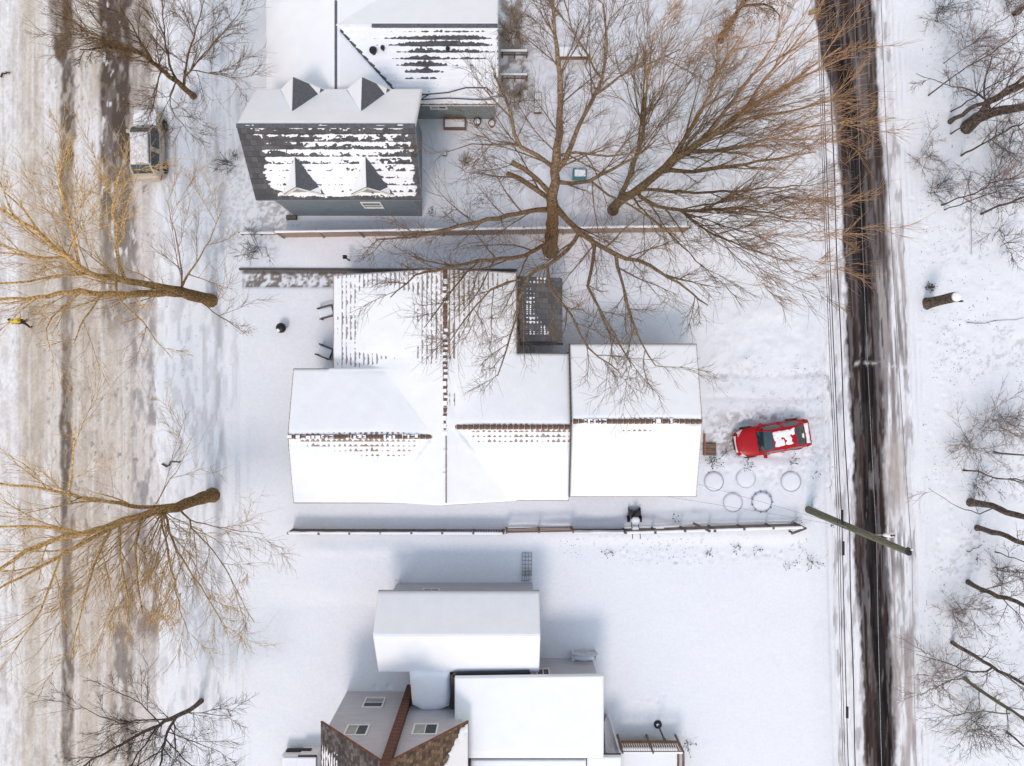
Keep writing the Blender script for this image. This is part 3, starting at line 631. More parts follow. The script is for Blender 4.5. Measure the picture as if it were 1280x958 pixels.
# ---------------------------------------------------------------- tall grey-blue house with four dormers (top left)
def blue_house():
    o = (-9.2, 12.6, 0)
    R = thing('dormered_house', o, 'tall blue-grey house with four small dormers and a snow-streaked charcoal shingle roof', 'house')
    ze, zr = 5.5, 8.05
    x0, x1 = -13.57, -4.78; yr_, ys, yn = 12.66, 9.72, 15.55
    def th_s(px, py, X, Y, fr):
        n = fbm(X*1.1, Y*3, 301, 4)-.5; f = fbm(X*4.5, Y*14, 305, 3)-.5
        t = .032 + .08*n + .13*f + .06*(fr-.5) + .09*(fbm(X*13, Y*16, 319, 3)-.5)
        t = t - holes(px, py, [(345, 172, 55, 16, .035), (450, 172, 85, 14, .025), (330, 185, 30, 20, .03), (500, 195, 26, 26, .02), (420, 163, 110, 4, .03)])
        lf = np.interp(py, [157, 200, 250], [318, 326, 347]) + 10*(fbm(X*0, Y*4.0, 309, 3)-.5)*2
        t = t - .14*(1-sst(lf-3, lf+5, px)); rt = np.interp(py, [157, 250], [512, 521]) + 10*(fbm(X*0+4, Y*4.0, 313, 3)-.5)
        t = t - .14*sst(rt-3, rt+3, px) + .04*holes(px, py, [(420, 222, 60, 22, 1.2), (345, 215, 20, 14, .8), (500, 225, 22, 14, .6)]) - .05*sst(244, 248, py+3*f*4)
        return np.clip(t, -.05, .09)
    def th_n(px, py, X, Y, fr): return .13 + .03*(fbm(X, Y, 311, 3)-.5) - .1*sst(153, 157, py)*(fbm(X*2, Y*2, 317, 3) > .42)
    cs = [(x0, ys, ze), (x1, ys, ze), (x1, yr_, zr), (x0, yr_, zr)]; cn = [(x1, yn, ze), (x0, yn, ze), (x0, yr_, zr), (x1, yr_, zr)]
    tiles(R, cs, 'shingle_dark', .40, .035, o=o); snow_sheet(R, cs, th_s, .042, o=o, pitch=.40); tiles(R, cn, 'shingle_dark', .40, .035, o=o); snow_sheet(R, cn, th_n, .1, o=o)
    fascia(R, cs, o, 'siding_blue'); fascia(R, cn, o)
    b = MB(o); b.bar((x0, yr_, zr+.045), (x1, yr_, zr+.045), .22, .05); b.build('ridge_cap', 'dormer_shingle', R)
    gable_walls(R, o, x0+.35, x1-.7, ys+.45, yn-.35, ze-.12, zr-.5, 'x', 'siding_blue')
    xe = x1-.7; yw = ys+.45
    window(R, o, P(466, 0, 2.6)[0], yw, 2.7, 1.15, 1.2, 's', style='v')
    for yy in (P(0, 185, 4)[1], P(0, 210, 3)[1]): window(R, o, yy, xe, 3.7, .6, 1.5, 'e', style='v')
    b = MB(o); b.box(P(350, 0, 2)[0]-.2, P(350, 0, 2)[0]+.4, yw-.25, yw-.01, 0, .35); b.build('step', 'wood_grey', R)
    # dormers: ridge start R0, front apex R1, eave corners EL, ER at the front
    def dormer(xa, side, zf, half, y_front):
        z_e = ze+.12+.0
        yR0 = yr_ - (zr-zf)/((zr-ze)/(yr_-ys))*1 if side == 's' else yr_ + (zr-zf)/((zr-ze)/(yn-yr_))
        R0 = Vector((xa-.05, yR0, zf)); R1 = Vector((xa, y_front, zf)); EL = Vector((xa-half, y_front, z_e)); ER = Vector((xa+half, y_front, z_e))
        up = Vector((0, 0, .09)); d = MB(o)
        d.prism([EL, ER, R1], (0, (.12 if side == 's' else -.12), 0)); dm = d.build('dormer', 'siding_blue', R)
        f_ = Vector((0, -.12 if side == 's' else .12, 0))
        q = MB(o); q.prism([R0+up, R1+up+f_, ER+up+f_+Vector((.12, 0, -.1))], (0, 0, -.07)); q.build('roof', 'dormer_shingle', dm)
        q = MB(o); q.prism([R0+up, R1+up+f_, EL+up+f_+Vector((-.12, 0, -.1))], (0, 0, -.07)); q.build('roof', 'dormer_shingle', dm)
        # snow on the west plane, a remnant low on the east plane
        q = MB(o); u2 = Vector((0, 0, .20)); cW = (R0+R1+EL)/3
        sh = lambda p: p.lerp(cW, .04)+u2
        q.prism([sh(R0), sh(R1+f_), sh(EL+f_)], (0, 0, -.09)); q.build('snow', 'snow', dm)
        q = MB(o); a_, b_, c_ = ER.lerp(R1, .12)+f_, ER.lerp(R1, .50)+f_, ER.lerp(R0, .16)
        m_ = (R1*.3+ER*.7)+f_*.3
        q.prism([a_+up*1.05, b_+up*1.05, (b_.lerp(c_, .45))+up*1.1, c_+up*1.1], (0, 0, .05)); q.build('snow', 'snow', dm)
        q = MB(o); 
        q.bar(EL+up+f_*1.3+Vector((0, 0, -.08)), R1+up+f_*1.3+Vector((0, 0, -.06)), .04, .13); q.bar(R1+up+f_*1.3+Vector((0, 0, -.06)), ER+up+f_*1.3+Vector((0, 0, -.08)), .04, .13)
        q.build('trim', 'trim', dm)
        if side == 's':
            q = MB(o); c0 = Vector((xa, y_front, (zf+z_e)/2-.12)); q.prism([c0+Vector((-half*.42, -.03, -.2)), c0+Vector((half*.42, -.03, -.2)), c0+Vector((0, -.03, .42))], (0, -.03, 0)); q.build('louver', 'blind', dm)
    zf = 7.0
    for pxs, hf in ((371, 1.08), (459, 1.12)):
        xa = P(pxs, 0, zf)[0]; dormer(xa, 's', zf, hf, yw-.12)
    for pxs, hf in ((367.5, .95), (453.5, .95)):
        xa = P(pxs, 0, 7.15)[0]; dormer(xa, 'n', 7.15, hf*1.2, yn-.25)
blue_house()

# ---------------------------------------------------------------- north wing block (top)
def north_house():
    o = (-4, 19, 0)
    R = thing('cross_gabled_house', o, 'wide low house at the top, its snowed roof showing rows of dark shingles', 'house')
    ze, zr = 3.1, 5.0
    xg = P(420, 0, zr)[0]; xw = P(333, 0, 3.1)[0]; xe = P(623, 0, ze)[0]
    ys, yr_ = P(0, 131, ze)[1], P(0, 33, zr)[1]; yn = 2*yr_-ys
    def th(px, py, X, Y, fr):
        n = fbm(X*.9, Y*2.5, 401, 4)-.5; f = fbm(X*6, Y*6, 405, 3)-.5
        t = .085 + .03*n - holes(px, py, [(528, 80, 28, 22, .10), (580, 50, 46, 14, .075), (592, 70, 26, 16, .055), (520, 50, 50, 12, .065)]) + .075*(fr-.5) + .06*f + .06*(fbm(X*12, Y*12, 419, 3)-.5)
        d = np.abs((px-425)-(py-38)*.9)
        t = t - .16*np.exp(-(d/2.6)**2)*sst(33, 40, py) - .14*np.exp(-((py-33)/1.8)**2)*sst(462, 470, px)
        return t
    def th2(px, py, X, Y, fr): return .13 + .02*(fbm(X, Y, 411, 3)-.5) - .17*np.exp(-(np.abs(px-420.5)/1.4)**2)*(py > 2) - .16*np.exp(-(np.abs((px-425)-(py-38)*.9)/2.6)**2)*(px > 424)
    cs = [(xg+.2, ys, ze), (xe, ys, ze), (xe, yr_, zr), (xg+.2, yr_, zr)]; cn = [(xe, yn, ze), (xg, yn, ze), (xg, yr_, zr), (xe, yr_, zr)]
    for c, t_ in ((cs, th), (cn, lambda px, py, X, Y, fr: .13+.02*(fbm(X, Y, 415, 3)-.5)-.15*np.exp(-((py-33)/1.5)**2)*(px > 465))): tiles(R, c, 'shingle_dark', .33, .03, o=o); snow_sheet(R, c, t_, .065, o=o, pitch=.33); fascia(R, c, o)
    # cross gable, ridge running north
    y0, y1 = 15.62, yn+2; sl_ = (zr-ze)/(yr_-ys); xr2 = xg+(zr-ze)/sl_
    cw = [(xw, y1, ze+.0), (xw, y0, ze), (xg, y0, zr+.012), (xg, y1, zr+.012)]; ce = [(xr2, y0, ze+.012), (xr2, y1, ze+.012), (xg, y1, zr+.012), (xg, y0, zr+.012)]
    for c in (cw, ce): tiles(R, c, 'shingle_dark', .33, .03, o=o); snow_sheet(R, c, th2, .08, o=o); fascia(R, c, o)
    b = MB(o); b.bar((xg, y0, zr+.05), (xg, y1, zr+.05), .14, .05); b.bar((P(465, 0, zr)[0], yr_, zr+.05), (xe, yr_, zr+.05), .20, .06); b.build('ridge_cap', 'dormer_shingle', R)
    gable_walls(R, o, xg, xe-.3, ys+.35, yn-.35, ze-.1, zr-.3, 'x', 'siding_green')
    gable_walls(R, o, xw+.35, xr2-.35, y0+.1, y1-.3, ze-.1, zr-.3, 'y', 'siding_green')
    window(R, o, P(548, 0, 2)[0], ys+.35, 1.9, 1.0, .5, 's'); window(R, o, yr_, xe-.3, 1.6, 1.2, 1.1, 'e')
    # vents on the snow
    for (a, b_, s_) in ((467, 65, .28), (479, 62, .16), (560, 63, .16)):
        q = MB(o); c_ = P(a, b_, 4.5); q.cyl((c_[0], c_[1], 4.1), s_*.5, .55, 10); q.cyl((c_[0], c_[1], 4.65), s_*.75, .06, 10); q.build('roof_vent', 'black', R)
    # fallen antenna rods lying on the lower roof
    q = MB(o)
    for poly in (((523, 119), (560, 116), (582, 110), (608, 110), (616, 118)), ((523, 125), (560, 123), (600, 125), (618, 124))):
        z_ = 3.45; pp = [Vector(P(a, b_, z_+.25*(130-b_)/20)) for a, b_ in poly]
        for i in range(len(pp)-1): q.bar(pp[i], pp[i+1], .045, .045)
    for k in range(9): 
        c0 = Vector(P(524+random.uniform(-3, 4), 119+random.uniform(-4, 8), 3.6)); q.bar(c0, c0+Vector((random.uniform(-.5, .5), random.uniform(-.35, .35), random.uniform(-.1, .2))), .04, .04)
    q.build('antenna', 'black', R)
north_house()

# ---------------------------------------------------------------- low snow-covered house (bottom centre)
def low_house():
    o = (-3, -14, 0)
    R = thing('low_gabled_house', o, 'low grey-sided house fully covered by smooth snow south of the long fence', 'house')
    ze, zr = 2.9, 4.3; x0, x1 = -7.58, P(674, 0, ze)[0]
    ya, yb, yc = P(0, 739, ze)[1], P(0, 793, zr)[1], P(0, 839, 2.7)[1]
    def th(px, py, X, Y, fr): return .20 + .03*(fbm(X*.7, Y*.7, 501, 3)-.5)
    for c in ([(x1, ya, ze), (x0, ya, ze), (x0, yb, zr), (x1, yb, zr)], [(x0, yc, 2.7), (x1, yc, 2.7), (x1, yb, zr), (x0, yb, zr)]):
        tiles(R, c, 'shingle_dark', .3, .03, o=o); snow_sheet(R, c, th, .1, o=o); fascia(R, c, o, 'siding_grey')
    gable_walls(R, o, x0+.6, x1-.3, yc+.3, ya-.35, 2.6, zr-.35, 'x', 'siding_grey')
    window(R, o, P(538, 0, 2)[0], ya-.35, 1.9, 1.0, 1.0, 'n', False)
    b = MB(o); b.box(x0+.45, x0+.8, ya-.5, ya-.1, 0, .25); b.build('step', 'snow_dirty', R)
    # snow-heaped entry roof at the back
    z = 2.55
    prof = [(513, 836), (563, 836), (563, 868), (561, 884), (545, 891), (527, 890), (515, 882)]
    pts = [Vector(P(a, b_, z)) for a, b_ in prof]
    q = MB(o); q.prism([p-Vector((0, 0, .42)) for p in pts], (0, 0, .1)); q.build('entry_roof', 'shingle_dark', R)
    q = MB(o); q.box(pts[0].x+.3, pts[2].x-.2, pts[4].y+.9, pts[0].y, 0, z-.43); q.build('wall', 'siding_grey', R)
    cx, cy = sum(p.x for p in pts)/7, sum(p.y for p in pts)/7+.5; vs = []; rings = 7
    # densify the outline
    out = []
    for i in range(7):
        for k in range(6): out.append(pts[i].lerp(pts[(i+1) % 7], k/6))
    n = len(out)
    for r_ in range(rings+1):
        t = r_/rings
        for p in out:
            X_, Y_ = p.x+(cx-p.x)*t, p.y+(cy-p.y)*t; vs.append((X_, Y_, z - .28 + .235*(Y_-pts[4].y) + (.14+.10*math.sin(min(1, t*2.6)*math.pi/2) if r_ else 0) + .08*float(fbm(np.array(X_*1.5), np.array(Y_*1.5), 511, 3))))
    q = MB(o); q.add(vs, [(r_*n+i, r_*n+(i+1) % n, (r_+1)*n+(i+1) % n, (r_+1)*n+i) for r_ in range(rings) for i in range(n)]); q.build('entry_snow', 'snow', R, smooth=True)
low_house()

# ---------------------------------------------------------------- tall gabled house with flat-roofed annex (bottom)
def tall_house():
    o = (-6, -22, 0)
    R = thing('tall_gabled_house', o, 'tall light grey house with peaked brown shingle roof, red brick chimney and flat annex', 'house')
    yN = -18.78; xa, xb = -10.05, -2.75; ym = yN-11; ze, zr = 4.75, 8.55; xm = -6.15
    b = MB(o); b.prism([(xa, yN, -.1), (xb, yN, -.1), (xb, yN, ze), (xm, yN, zr-.1), (xa, yN, ze)], (0, -11, 0)); b.build('wall', 'siding_grey', R)
    oh = .32; sl = (zr-ze)/(xm-xa)
    xl, xr_ = xa-.35, xb+.35; zl = ze-sl*.35+.1; zrr = ze-(zr-ze)/(xb-xm)*.35+.1
    yf = yN+oh
    cw = [(xl, ym, zl), (xl, yf, zl), (xm, yf, zr+.12), (xm, ym, zr+.12)]; ce = [(xr_, yf, zrr), (xr_, ym, zrr), (xm, ym, zr+.12), (xm, yf, zr+.12)]
    tiles(R, cw, 'shingle_mixed', .24, .03, o=o); tiles(R, ce, 'shingle_gold', .24, .03, o=o); fascia(R, cw, o, 'cedar', .14); fascia(R, ce, o, 'cedar', .14)
    def thw(px, py, X, Y, fr):
        f = fbm(X*5, Y*5, 601, 3)-.5; return .01+.10*f + .05*(fr-.6) - .12*sst(-.2, .6, (px-407)/40-(py-930)/40*.55) + .02 - .06*(1-sst(925, 945, py))
    def the(px, py, X, Y, fr):
        f = fbm(X*4, Y*4, 611, 3)-.5; ed = 583-(py-905)*.55+14*f
        return np.clip(-.06 + .2*sst(ed-4, ed+4, px), -.06, .12)
    snow_sheet(R, cw, thw, .06, o=o, pitch=.24); snow_sheet(R, ce, the, .06, o=o, pitch=.24)
    # chimney on the north wall
    cx0, cx1 = -6.38, -5.92; q = MB(o); q.box(cx0, cx1, yN+.005, yN+.42, 0, 9.3); ch = q.build('chimney', 'brickred', R)
    k = 0
    me = None
    for z_ in np.arange(.35, 9.1, .36):
        q = MB(); q.box(-.24, .24, -.01, .22, 0, .02) if me is None else None
        if me is None: me = q.mesh('brick_band'); me.materials.append(M['terracotta'])
        t_ = link('brick_band', me, None, ch); t_.location = Vector(((cx0+cx1)/2, yN+.215, z_))-Vector(o)
    q = MB(o); q.box(cx0-.06, cx1+.06, yN-.05, yN+.47, 9.3, 9.42); q.build('chimney_cap', 'terracotta', ch)
    q = MB(o); q.box(cx1+.002, cx1+.2, yN+.003, yN+.25, 0, 1.9); q.build('chimney_foot', 'trim_dark', ch)
    # windows on the gable wall
    def wz(px, py): # height on the wall plane
        return ALT-(-yN)*FOC/(py-479)
    for (pa, pb, qa, qb, st, bl) in ((454, 481, 873, 885, 'v', True), (431, 461, 907, 920, 'h', True), (515, 548, 906, 919, 'h', True)):
        z0, z1 = wz(0, qa), wz(0, qb); zc = (z0+z1)/2; wpx = (pa+pb)/2
        window(R, o, (wpx-640)*(ALT-zc)/FOC, yN, zc, (pb-pa)*(ALT-zc)/FOC*.96, z1-z0+.05, 'n', bl, st)
    # annex with flat snowed roof
    z = 3.3; X0, X1 = -3.2, P(754, 0, z)[0]; Y0, Y1 = P(0, 946, z)[1], P(0, 845, z)[1]
    q = MB(o); q.box(X0, X1, Y0, Y1, z-.22, z-.02); q.build('annex_roof', 'trim_dark', R)
    def tha(px, py, X, Y, fr): return .26 + .03*(fbm(X*.7, Y*.7, 621, 3)-.5) - .07*sst(934, 940, py+2*np.sin(X))
    snow_sheet(R, [(X0, Y0, z), (X1, Y0, z), (X1, Y1+.12, z), (X0, Y1, z)], tha, .1, 'annex_snow', o)
    q = MB(o); q.box(X0+.3, X1-.25, Y0+.1, Y1-.3, -.1, z-.23); q.build('annex_wall', 'siding_grey', R)
    q = MB(o); q.bar((X0-.12, Y1-.02, z-.15), (P(662, 0, z)[0], Y1+.1, z-.15), .28, .1); q.bar((X0-.14, Y1, z-.15), (X0-.14, P(0, 888, z)[1], z-.15), .24, .1); q.build('dark_strip', 'black', R)  # black strips stand in for the shade of the narrow gap
    window(R, o, P(650, 0, 2.4)[0], Y1-.3, 2.2, 1.4, 1.2, 'n', False); window(R, o, P(690, 0, 2.4)[0]-.5, Y1-.3, 2.2, .8, 1.0, 'n', False)
    # lower annex south of it
    z2 = 2.9; xx = [P(588, 0, z2)[0], P(733, 0, z2)[0], P(777, 0, z2)[0]]
    for i in range(2):
        YA = P(0, 948-(i*4), z2)[1]
        q = MB(o); q.box(xx[i]+.03, xx[i+1]-.03, -28, YA, z2-.2, z2-.02); q.build('porch_roof', 'trim_dark', R)
        snow_sheet(R, [(xx[i]+.03, -28, z2), (xx[i+1]-.03, -28, z2), (xx[i+1]-.03, YA, z2), (xx[i]+.03, YA, z2)], lambda px, py, X, Y, fr: .2+.02*(fbm(X, Y, 631, 3)-.5), .12, 'porch_snow', o)
        q = MB(o); q.box(xx[i]+.25, xx[i+1]-.25, -27.8, YA-.25, -.1, z2-.21); q.build('porch_wall', 'siding_grey', R)
    # sloping screen wall by the deck
    a = P(757, 893, .05); 
    q = MB(o); q.prism([P(759, 892, 0), P(771, 925, 0), P(774, 941, 1.0), P(757, 941, 2.4), P(755, 905, 1.4)], (0, 0, -.06)); q.build('cellar_hatch', 'siding_grey', R)
    q = MB(o); q.bar(P(760, 889, .3), P(775, 941, 1.3), .1, .08); q.build('handrail', 'trim', R)
tall_house()

# ---------------------------------------------------------------- deck with balustrade
def deck():
    z = .9; x0, x1 = 6.42, 9.95; y1 = -21.4; o = (8, -23, 0)
    R = thing('raised_deck', o, 'snow-covered deck with brown railing of pale pickets at the bottom edge', 'deck')
    q = MB(o); q.box(x0, x1, -27, y1, z-.15, z-.02); q.build('deck_floor', 'wood', R)
    q = MB(o); q.box(x0+.05, x1-.12, -26.9, y1-.32, z-.019, z+.14); bevel(q.build('deck_snow', 'snow', R), .05, 3)
    for i, xx in enumerate(np.linspace(x0, x1, 3)):
        q = MB(o); q.box(xx-.05, xx+.05, y1-.09, y1+.01, 0, z+1.18); q.build('post', 'wood', R)
    for yy in (-23.4, -25.4):
        q = MB(o); q.box(x1-.05, x1+.05, yy-.05, yy+.05, 0, z+1.18); q.build('post', 'wood', R)
    for zz, w_ in ((z+.08, .06), (z+1.08, .1)):
        q = MB(o); q.box(x0-.05, x1+.05, y1-.07-w_/2, y1-.03+w_/2, zz, zz+.05); q.build('rail', 'wood', R)
        q = MB(o); q.box(x1-.02-w_/2, x1+.02+w_/2, -27, y1-.15, zz, zz+.05); q.build('rail', 'wood', R)
    q = MB(o); q.box(x0-.03, x1+.02, y1-.10, y1+.0, z+1.131, z+1.17); q.build('rail_snow', 'snow', R)
    q = MB(); q.box(-.02, .02, -.02, .02, 0, .95); me = q.mesh('picket'); me.materials.append(M['trim'])
    for xx in np.arange(x0+.14, x1-.05, .135):
        t_ = link('picket', me, None, R); t_.location = Vector((xx, y1-.05, z+.13))-Vector(o)
    for yy in np.arange(y1-.35, -24, -.135):
        t_ = link('picket', me, None, R); t_.location = Vector((x1, yy, z+.13))-Vector(o)
deck()
R = thing('garden_post', P(822, 905), 'black leaning lamp post on a round base beside the deck', 'lamp post')
q = MB(); q.lathe((0, 0, 0), [(.24, .0), (.24, .12), (.16, .16), (.10, .2)]); q.build('base', 'black', R)
q = MB(); q.cyl((0, 0, .15), .05, 1.7, 10); q.cyl((0, 0, 1.8), .09, .16, 12, .12); q.build('post', 'black', R)
q = MB(); q.lathe((-.03, .02, .17), [(.09, 0), (.08, .05), (.03, .08)], 12); q.build('snow_cap', 'snow', R)
R = thing('garden_bench', P(729.5, 818), 'rounded bench under snow against the grey annex wall', 'bench')
q = MB(); q.box(-.75, .75, -.2, .3, .38, .44); q.build('seat', 'trim', R)
q = MB(); q.prism([(-.78, .26, .4), (.78, .26, .4), (.78, .26, .75), (.4, .26, .98), (-.4, .26, .98), (-.78, .26, .75)], (0, .06, 0)); q.build('backrest', 'tank', R)
for sx in (-.7, .7):
    q = MB(); q.box(sx-.04, sx+.04, -.2, .3, 0, .6); q.build('armrest', 'trim', R)
q = MB(); q.lathe((0, 0, .44), [(.22, 0), (.22, .08), (.15, .13)], 16); o_ = q.build('seat_snow', 'snow', R, smooth=True); o_.scale = (3.0, 1, 1)

# ================================================================== FENCES
def fence_thing(name, pts, h, label, bay=1.8, m='wood_pink', board=None, rails=(), snow=.1, post=.1, cap=True, group=None):
    a = Vector(pts[0]); b = Vector(pts[1]); a.z = b.z = 0; d = b-a; L = d.length; dn = d.normalized(); n = max(1, int(round(L/bay))); ang = math.atan2(d.y, d.x)
    R = thing(name, a, label, 'fence', group, ang)
    pw = L/n
    pm = MB().box(-post/2, post/2, -post/2, post/2, -.2, h+.08).mesh('post'); pm.materials.append(M[m])
    for i in range(n+1):
        t = link('post', pm, None, R); t.location = (i*pw, 0, random.uniform(-.04, .03)); t.rotation_euler = (random.uniform(-.03, .03), random.uniform(-.02, .02), 0)
    if board:
        bw = board; nb = int((pw-post)/bw)
        bm_ = MB().box(-bw*.47, bw*.47, -.012, .012, .03, h).mesh('board'); bm_.materials.append(M[m])
        cnt = 0
        for i in range(n):
            for k in range(nb):
                if cnt >= 295: break
                t = link('board', bm_, None, R); t.location = (i*pw+post/2+(k+.5)*(pw-post)/nb, .035+random.uniform(-.004, .004), random.uniform(-.03, .02)); cnt += 1
    for zz in rails:
        for i in range(n):
            q = MB(); q.box(i*pw+post/2, (i+1)*pw-post/2, -.03, .03-.008, zz-.045+random.uniform(-.02, .02), zz+.045); q.build('rail', m, R)
    if snow:
        for i in range(n):
            nn = 10; vs = []; 
            for k in range(nn+1):
                x_ = i*pw+pw*k/nn; s_ = snow*(.7+.6*float(vn(np.array(x_*1.7), np.array(h*3.1), 5))); w_ = .055+.03*float(vn(np.array(x_*2.3), np.array(h), 9))
                for (yy, zz) in ((-w_+.01, h), (-w_*.8, h+s_*.7), (0, h+s_), (w_*.8+.01, h+s_*.7), (w_+.02, h)): vs.append((x_, yy, zz+.004))
            q = MB(); q.add(vs, [(k*5+j, k*5+j+1, k*5+j+6, k*5+j+5) for k in range(nn) for j in range(4)]); q.build('cap_snow', 'snow', R, smooth=True)
    return R
fence_thing('board_fence', (P(356, 298), P(853, 291)), 1.75, 'long cedar board fence with snow on top, running past the big tree trunk', 2.4, 'wood_pink', .16, (), .09, .11)
fence_thing('low_fence', (P(304, 294), P(352, 294)), .6, 'short low dark rail left of the long board fence', 1.2, 'wood_grey', None, (.3, .52), .06, .08)
fence_thing('garden_fence', (P(368, 661.5), P(630, 662)), 1.15, 'low grey fence drifted with snow behind the west half of the tiled house', 1.81, 'wood_grey', .15, (), .05, .12)
fence_thing('rail_fence', (P(633, 659.5), P(713, 658)), 1.45, 'brown rail fence bay left of the snow heap', 1.9, 'wood', None, (.35, .75, 1.15, 1.38), .0, .12)
fence_thing('drifted_fence', (P(715, 661), P(776, 661)), .9, 'fence bays half buried in white snow beside the snow blower', 1.5, 'wood_grey', .15, (), .28, .1)
fence_thing('split_rail_fence', (P(778, 660.5), P(992, 654)), 1.35, 'dark split rail fence with snow on its rails, right of the snow blower', 1.75, 'wood_grey', None, (.25, .55, .85, 1.28), .04, .13)
R = thing('fallen_rail', P(993, 660), 'loose weathered rail slanting off the east end of the fence', 'rail')
q = MB(); q.bar((-.5, -.2, .75), (.35, .18, .9), .12, .1); q.bar((-.45, -.15, 0), (-.42, -.12, .8), .09, .09); q.build('rail', 'wood_grey', R)
R = thing('leaning_board', P(868, 655), 'short weathered board leaning across the split rail fence', 'board')
q = MB(); q.bar((-.35, .25, 1.0), (.55, -.15, 1.5), .14, .05); q.build('board', 'wood_grey', R)
# retaining edge beside the bare walk
q = MB(); a = Vector(P(300, 337)); b = Vector(P(646, 338)); q.bar(a+Vector((0, 0, .06)), b+Vector((0, 0, .06)), .12, .2)
link('garden_edging', q.mesh(), 'trim_dark', label='thin dark edging board along the bare strip north of the tiled house', cat='edging')

# ================================================================== TREES
def perp(d):
    a = Vector((0, 0, 1)) if abs(d.z) < .9 else Vector((1, 0, 0)); p = d.cross(a).normalized(); return p
def tubes(name, lines, sides=3):
    """lines: list of (pts (n,3), radii (n,)) -> mesh"""
    groups = {}
    for p, r in lines: groups.setdefault(len(p), []).append((p, r))
    VV = []; FF = []; off = 0
    for n, ls in groups.items():
        Pn = np.array([l[0] for l in ls], float); Rn = np.array([l[1] for l in ls], float); K = len(ls)
        T = np.empty_like(Pn); T[:, 1:-1] = Pn[:, 2:]-Pn[:, :-2]; T[:, 0] = Pn[:, 1]-Pn[:, 0]; T[:, -1] = Pn[:, -1]-Pn[:, -2]
        T /= np.linalg.norm(T, axis=2, keepdims=True)+1e-9
        ov = Pn[:, -1]-Pn[:, 0]; ref = np.where(np.abs(ov[:, 2:3]) > .8*np.linalg.norm(ov, axis=1, keepdims=True), np.array([[1., 0, 0]]), np.array([[0, 0, 1.]]))[:, None, :]
        A = np.cross(T, ref); A /= np.linalg.norm(A, axis=2, keepdims=True)+1e-9; B = np.cross(T, A)
        th = np.arange(sides)*2*np.pi/sides
        ring = Pn[:, :, None, :] + Rn[:, :, None, None]*(A[:, :, None, :]*np.cos(th)[None, None, :, None] + B[:, :, None, :]*np.sin(th)[None, None, :, None])
        VV.append(ring.reshape(-1, 3))
        k = np.arange(K)[:, None, None]*n*sides; i = np.arange(n-1)[None, :, None]*sides; j = np.arange(sides)[None, None, :]; j2 = (j+1) % sides
        a = k+i+j; b_ = k+i+j2
        FF.append((np.stack([a, b_, b_+sides, a+sides], -1)).reshape(-1, 4)+off); off += K*n*sides
    return np_mesh(name, np.concatenate(VV), np.concatenate(FF))
def curve(a, d, L, n, wob, up, R_):
    """a wandering line of n points"""
    pts = [a]; d = d.normalized(); st = L/(n-1)
    for i in range(n-1):
        d = (d + Vector((R_.gauss(0, wob), R_.gauss(0, wob), R_.gauss(0, wob*.7)+up*st*.15))).normalized()
        pts.append(pts[-1]+d*st)
    return pts
def resample(pts, rad, step):
    out = []; ro = []
    for i in range(len(pts)-1):
        n = max(1, int((pts[i+1]-pts[i]).length/step))
        for k in range(n):
            t = k/n
            # catmull-rom for a soft line
            p0 = pts[max(i-1, 0)]; p1 = pts[i]; p2 = pts[i+1]; p3 = pts[min(i+2, len(pts)-1)]
            q = .5*((2*p1)+(p2-p0)*t+(2*p0-5*p1+4*p2-p3)*t*t+(3*p1-p0-3*p2+p3)*t*t*t)
            out.append(q); ro.append(rad[i]+(rad[i+1]-rad[i])*t)
    out.append(pts[-1]); ro.append(rad[-1]); return out, ro
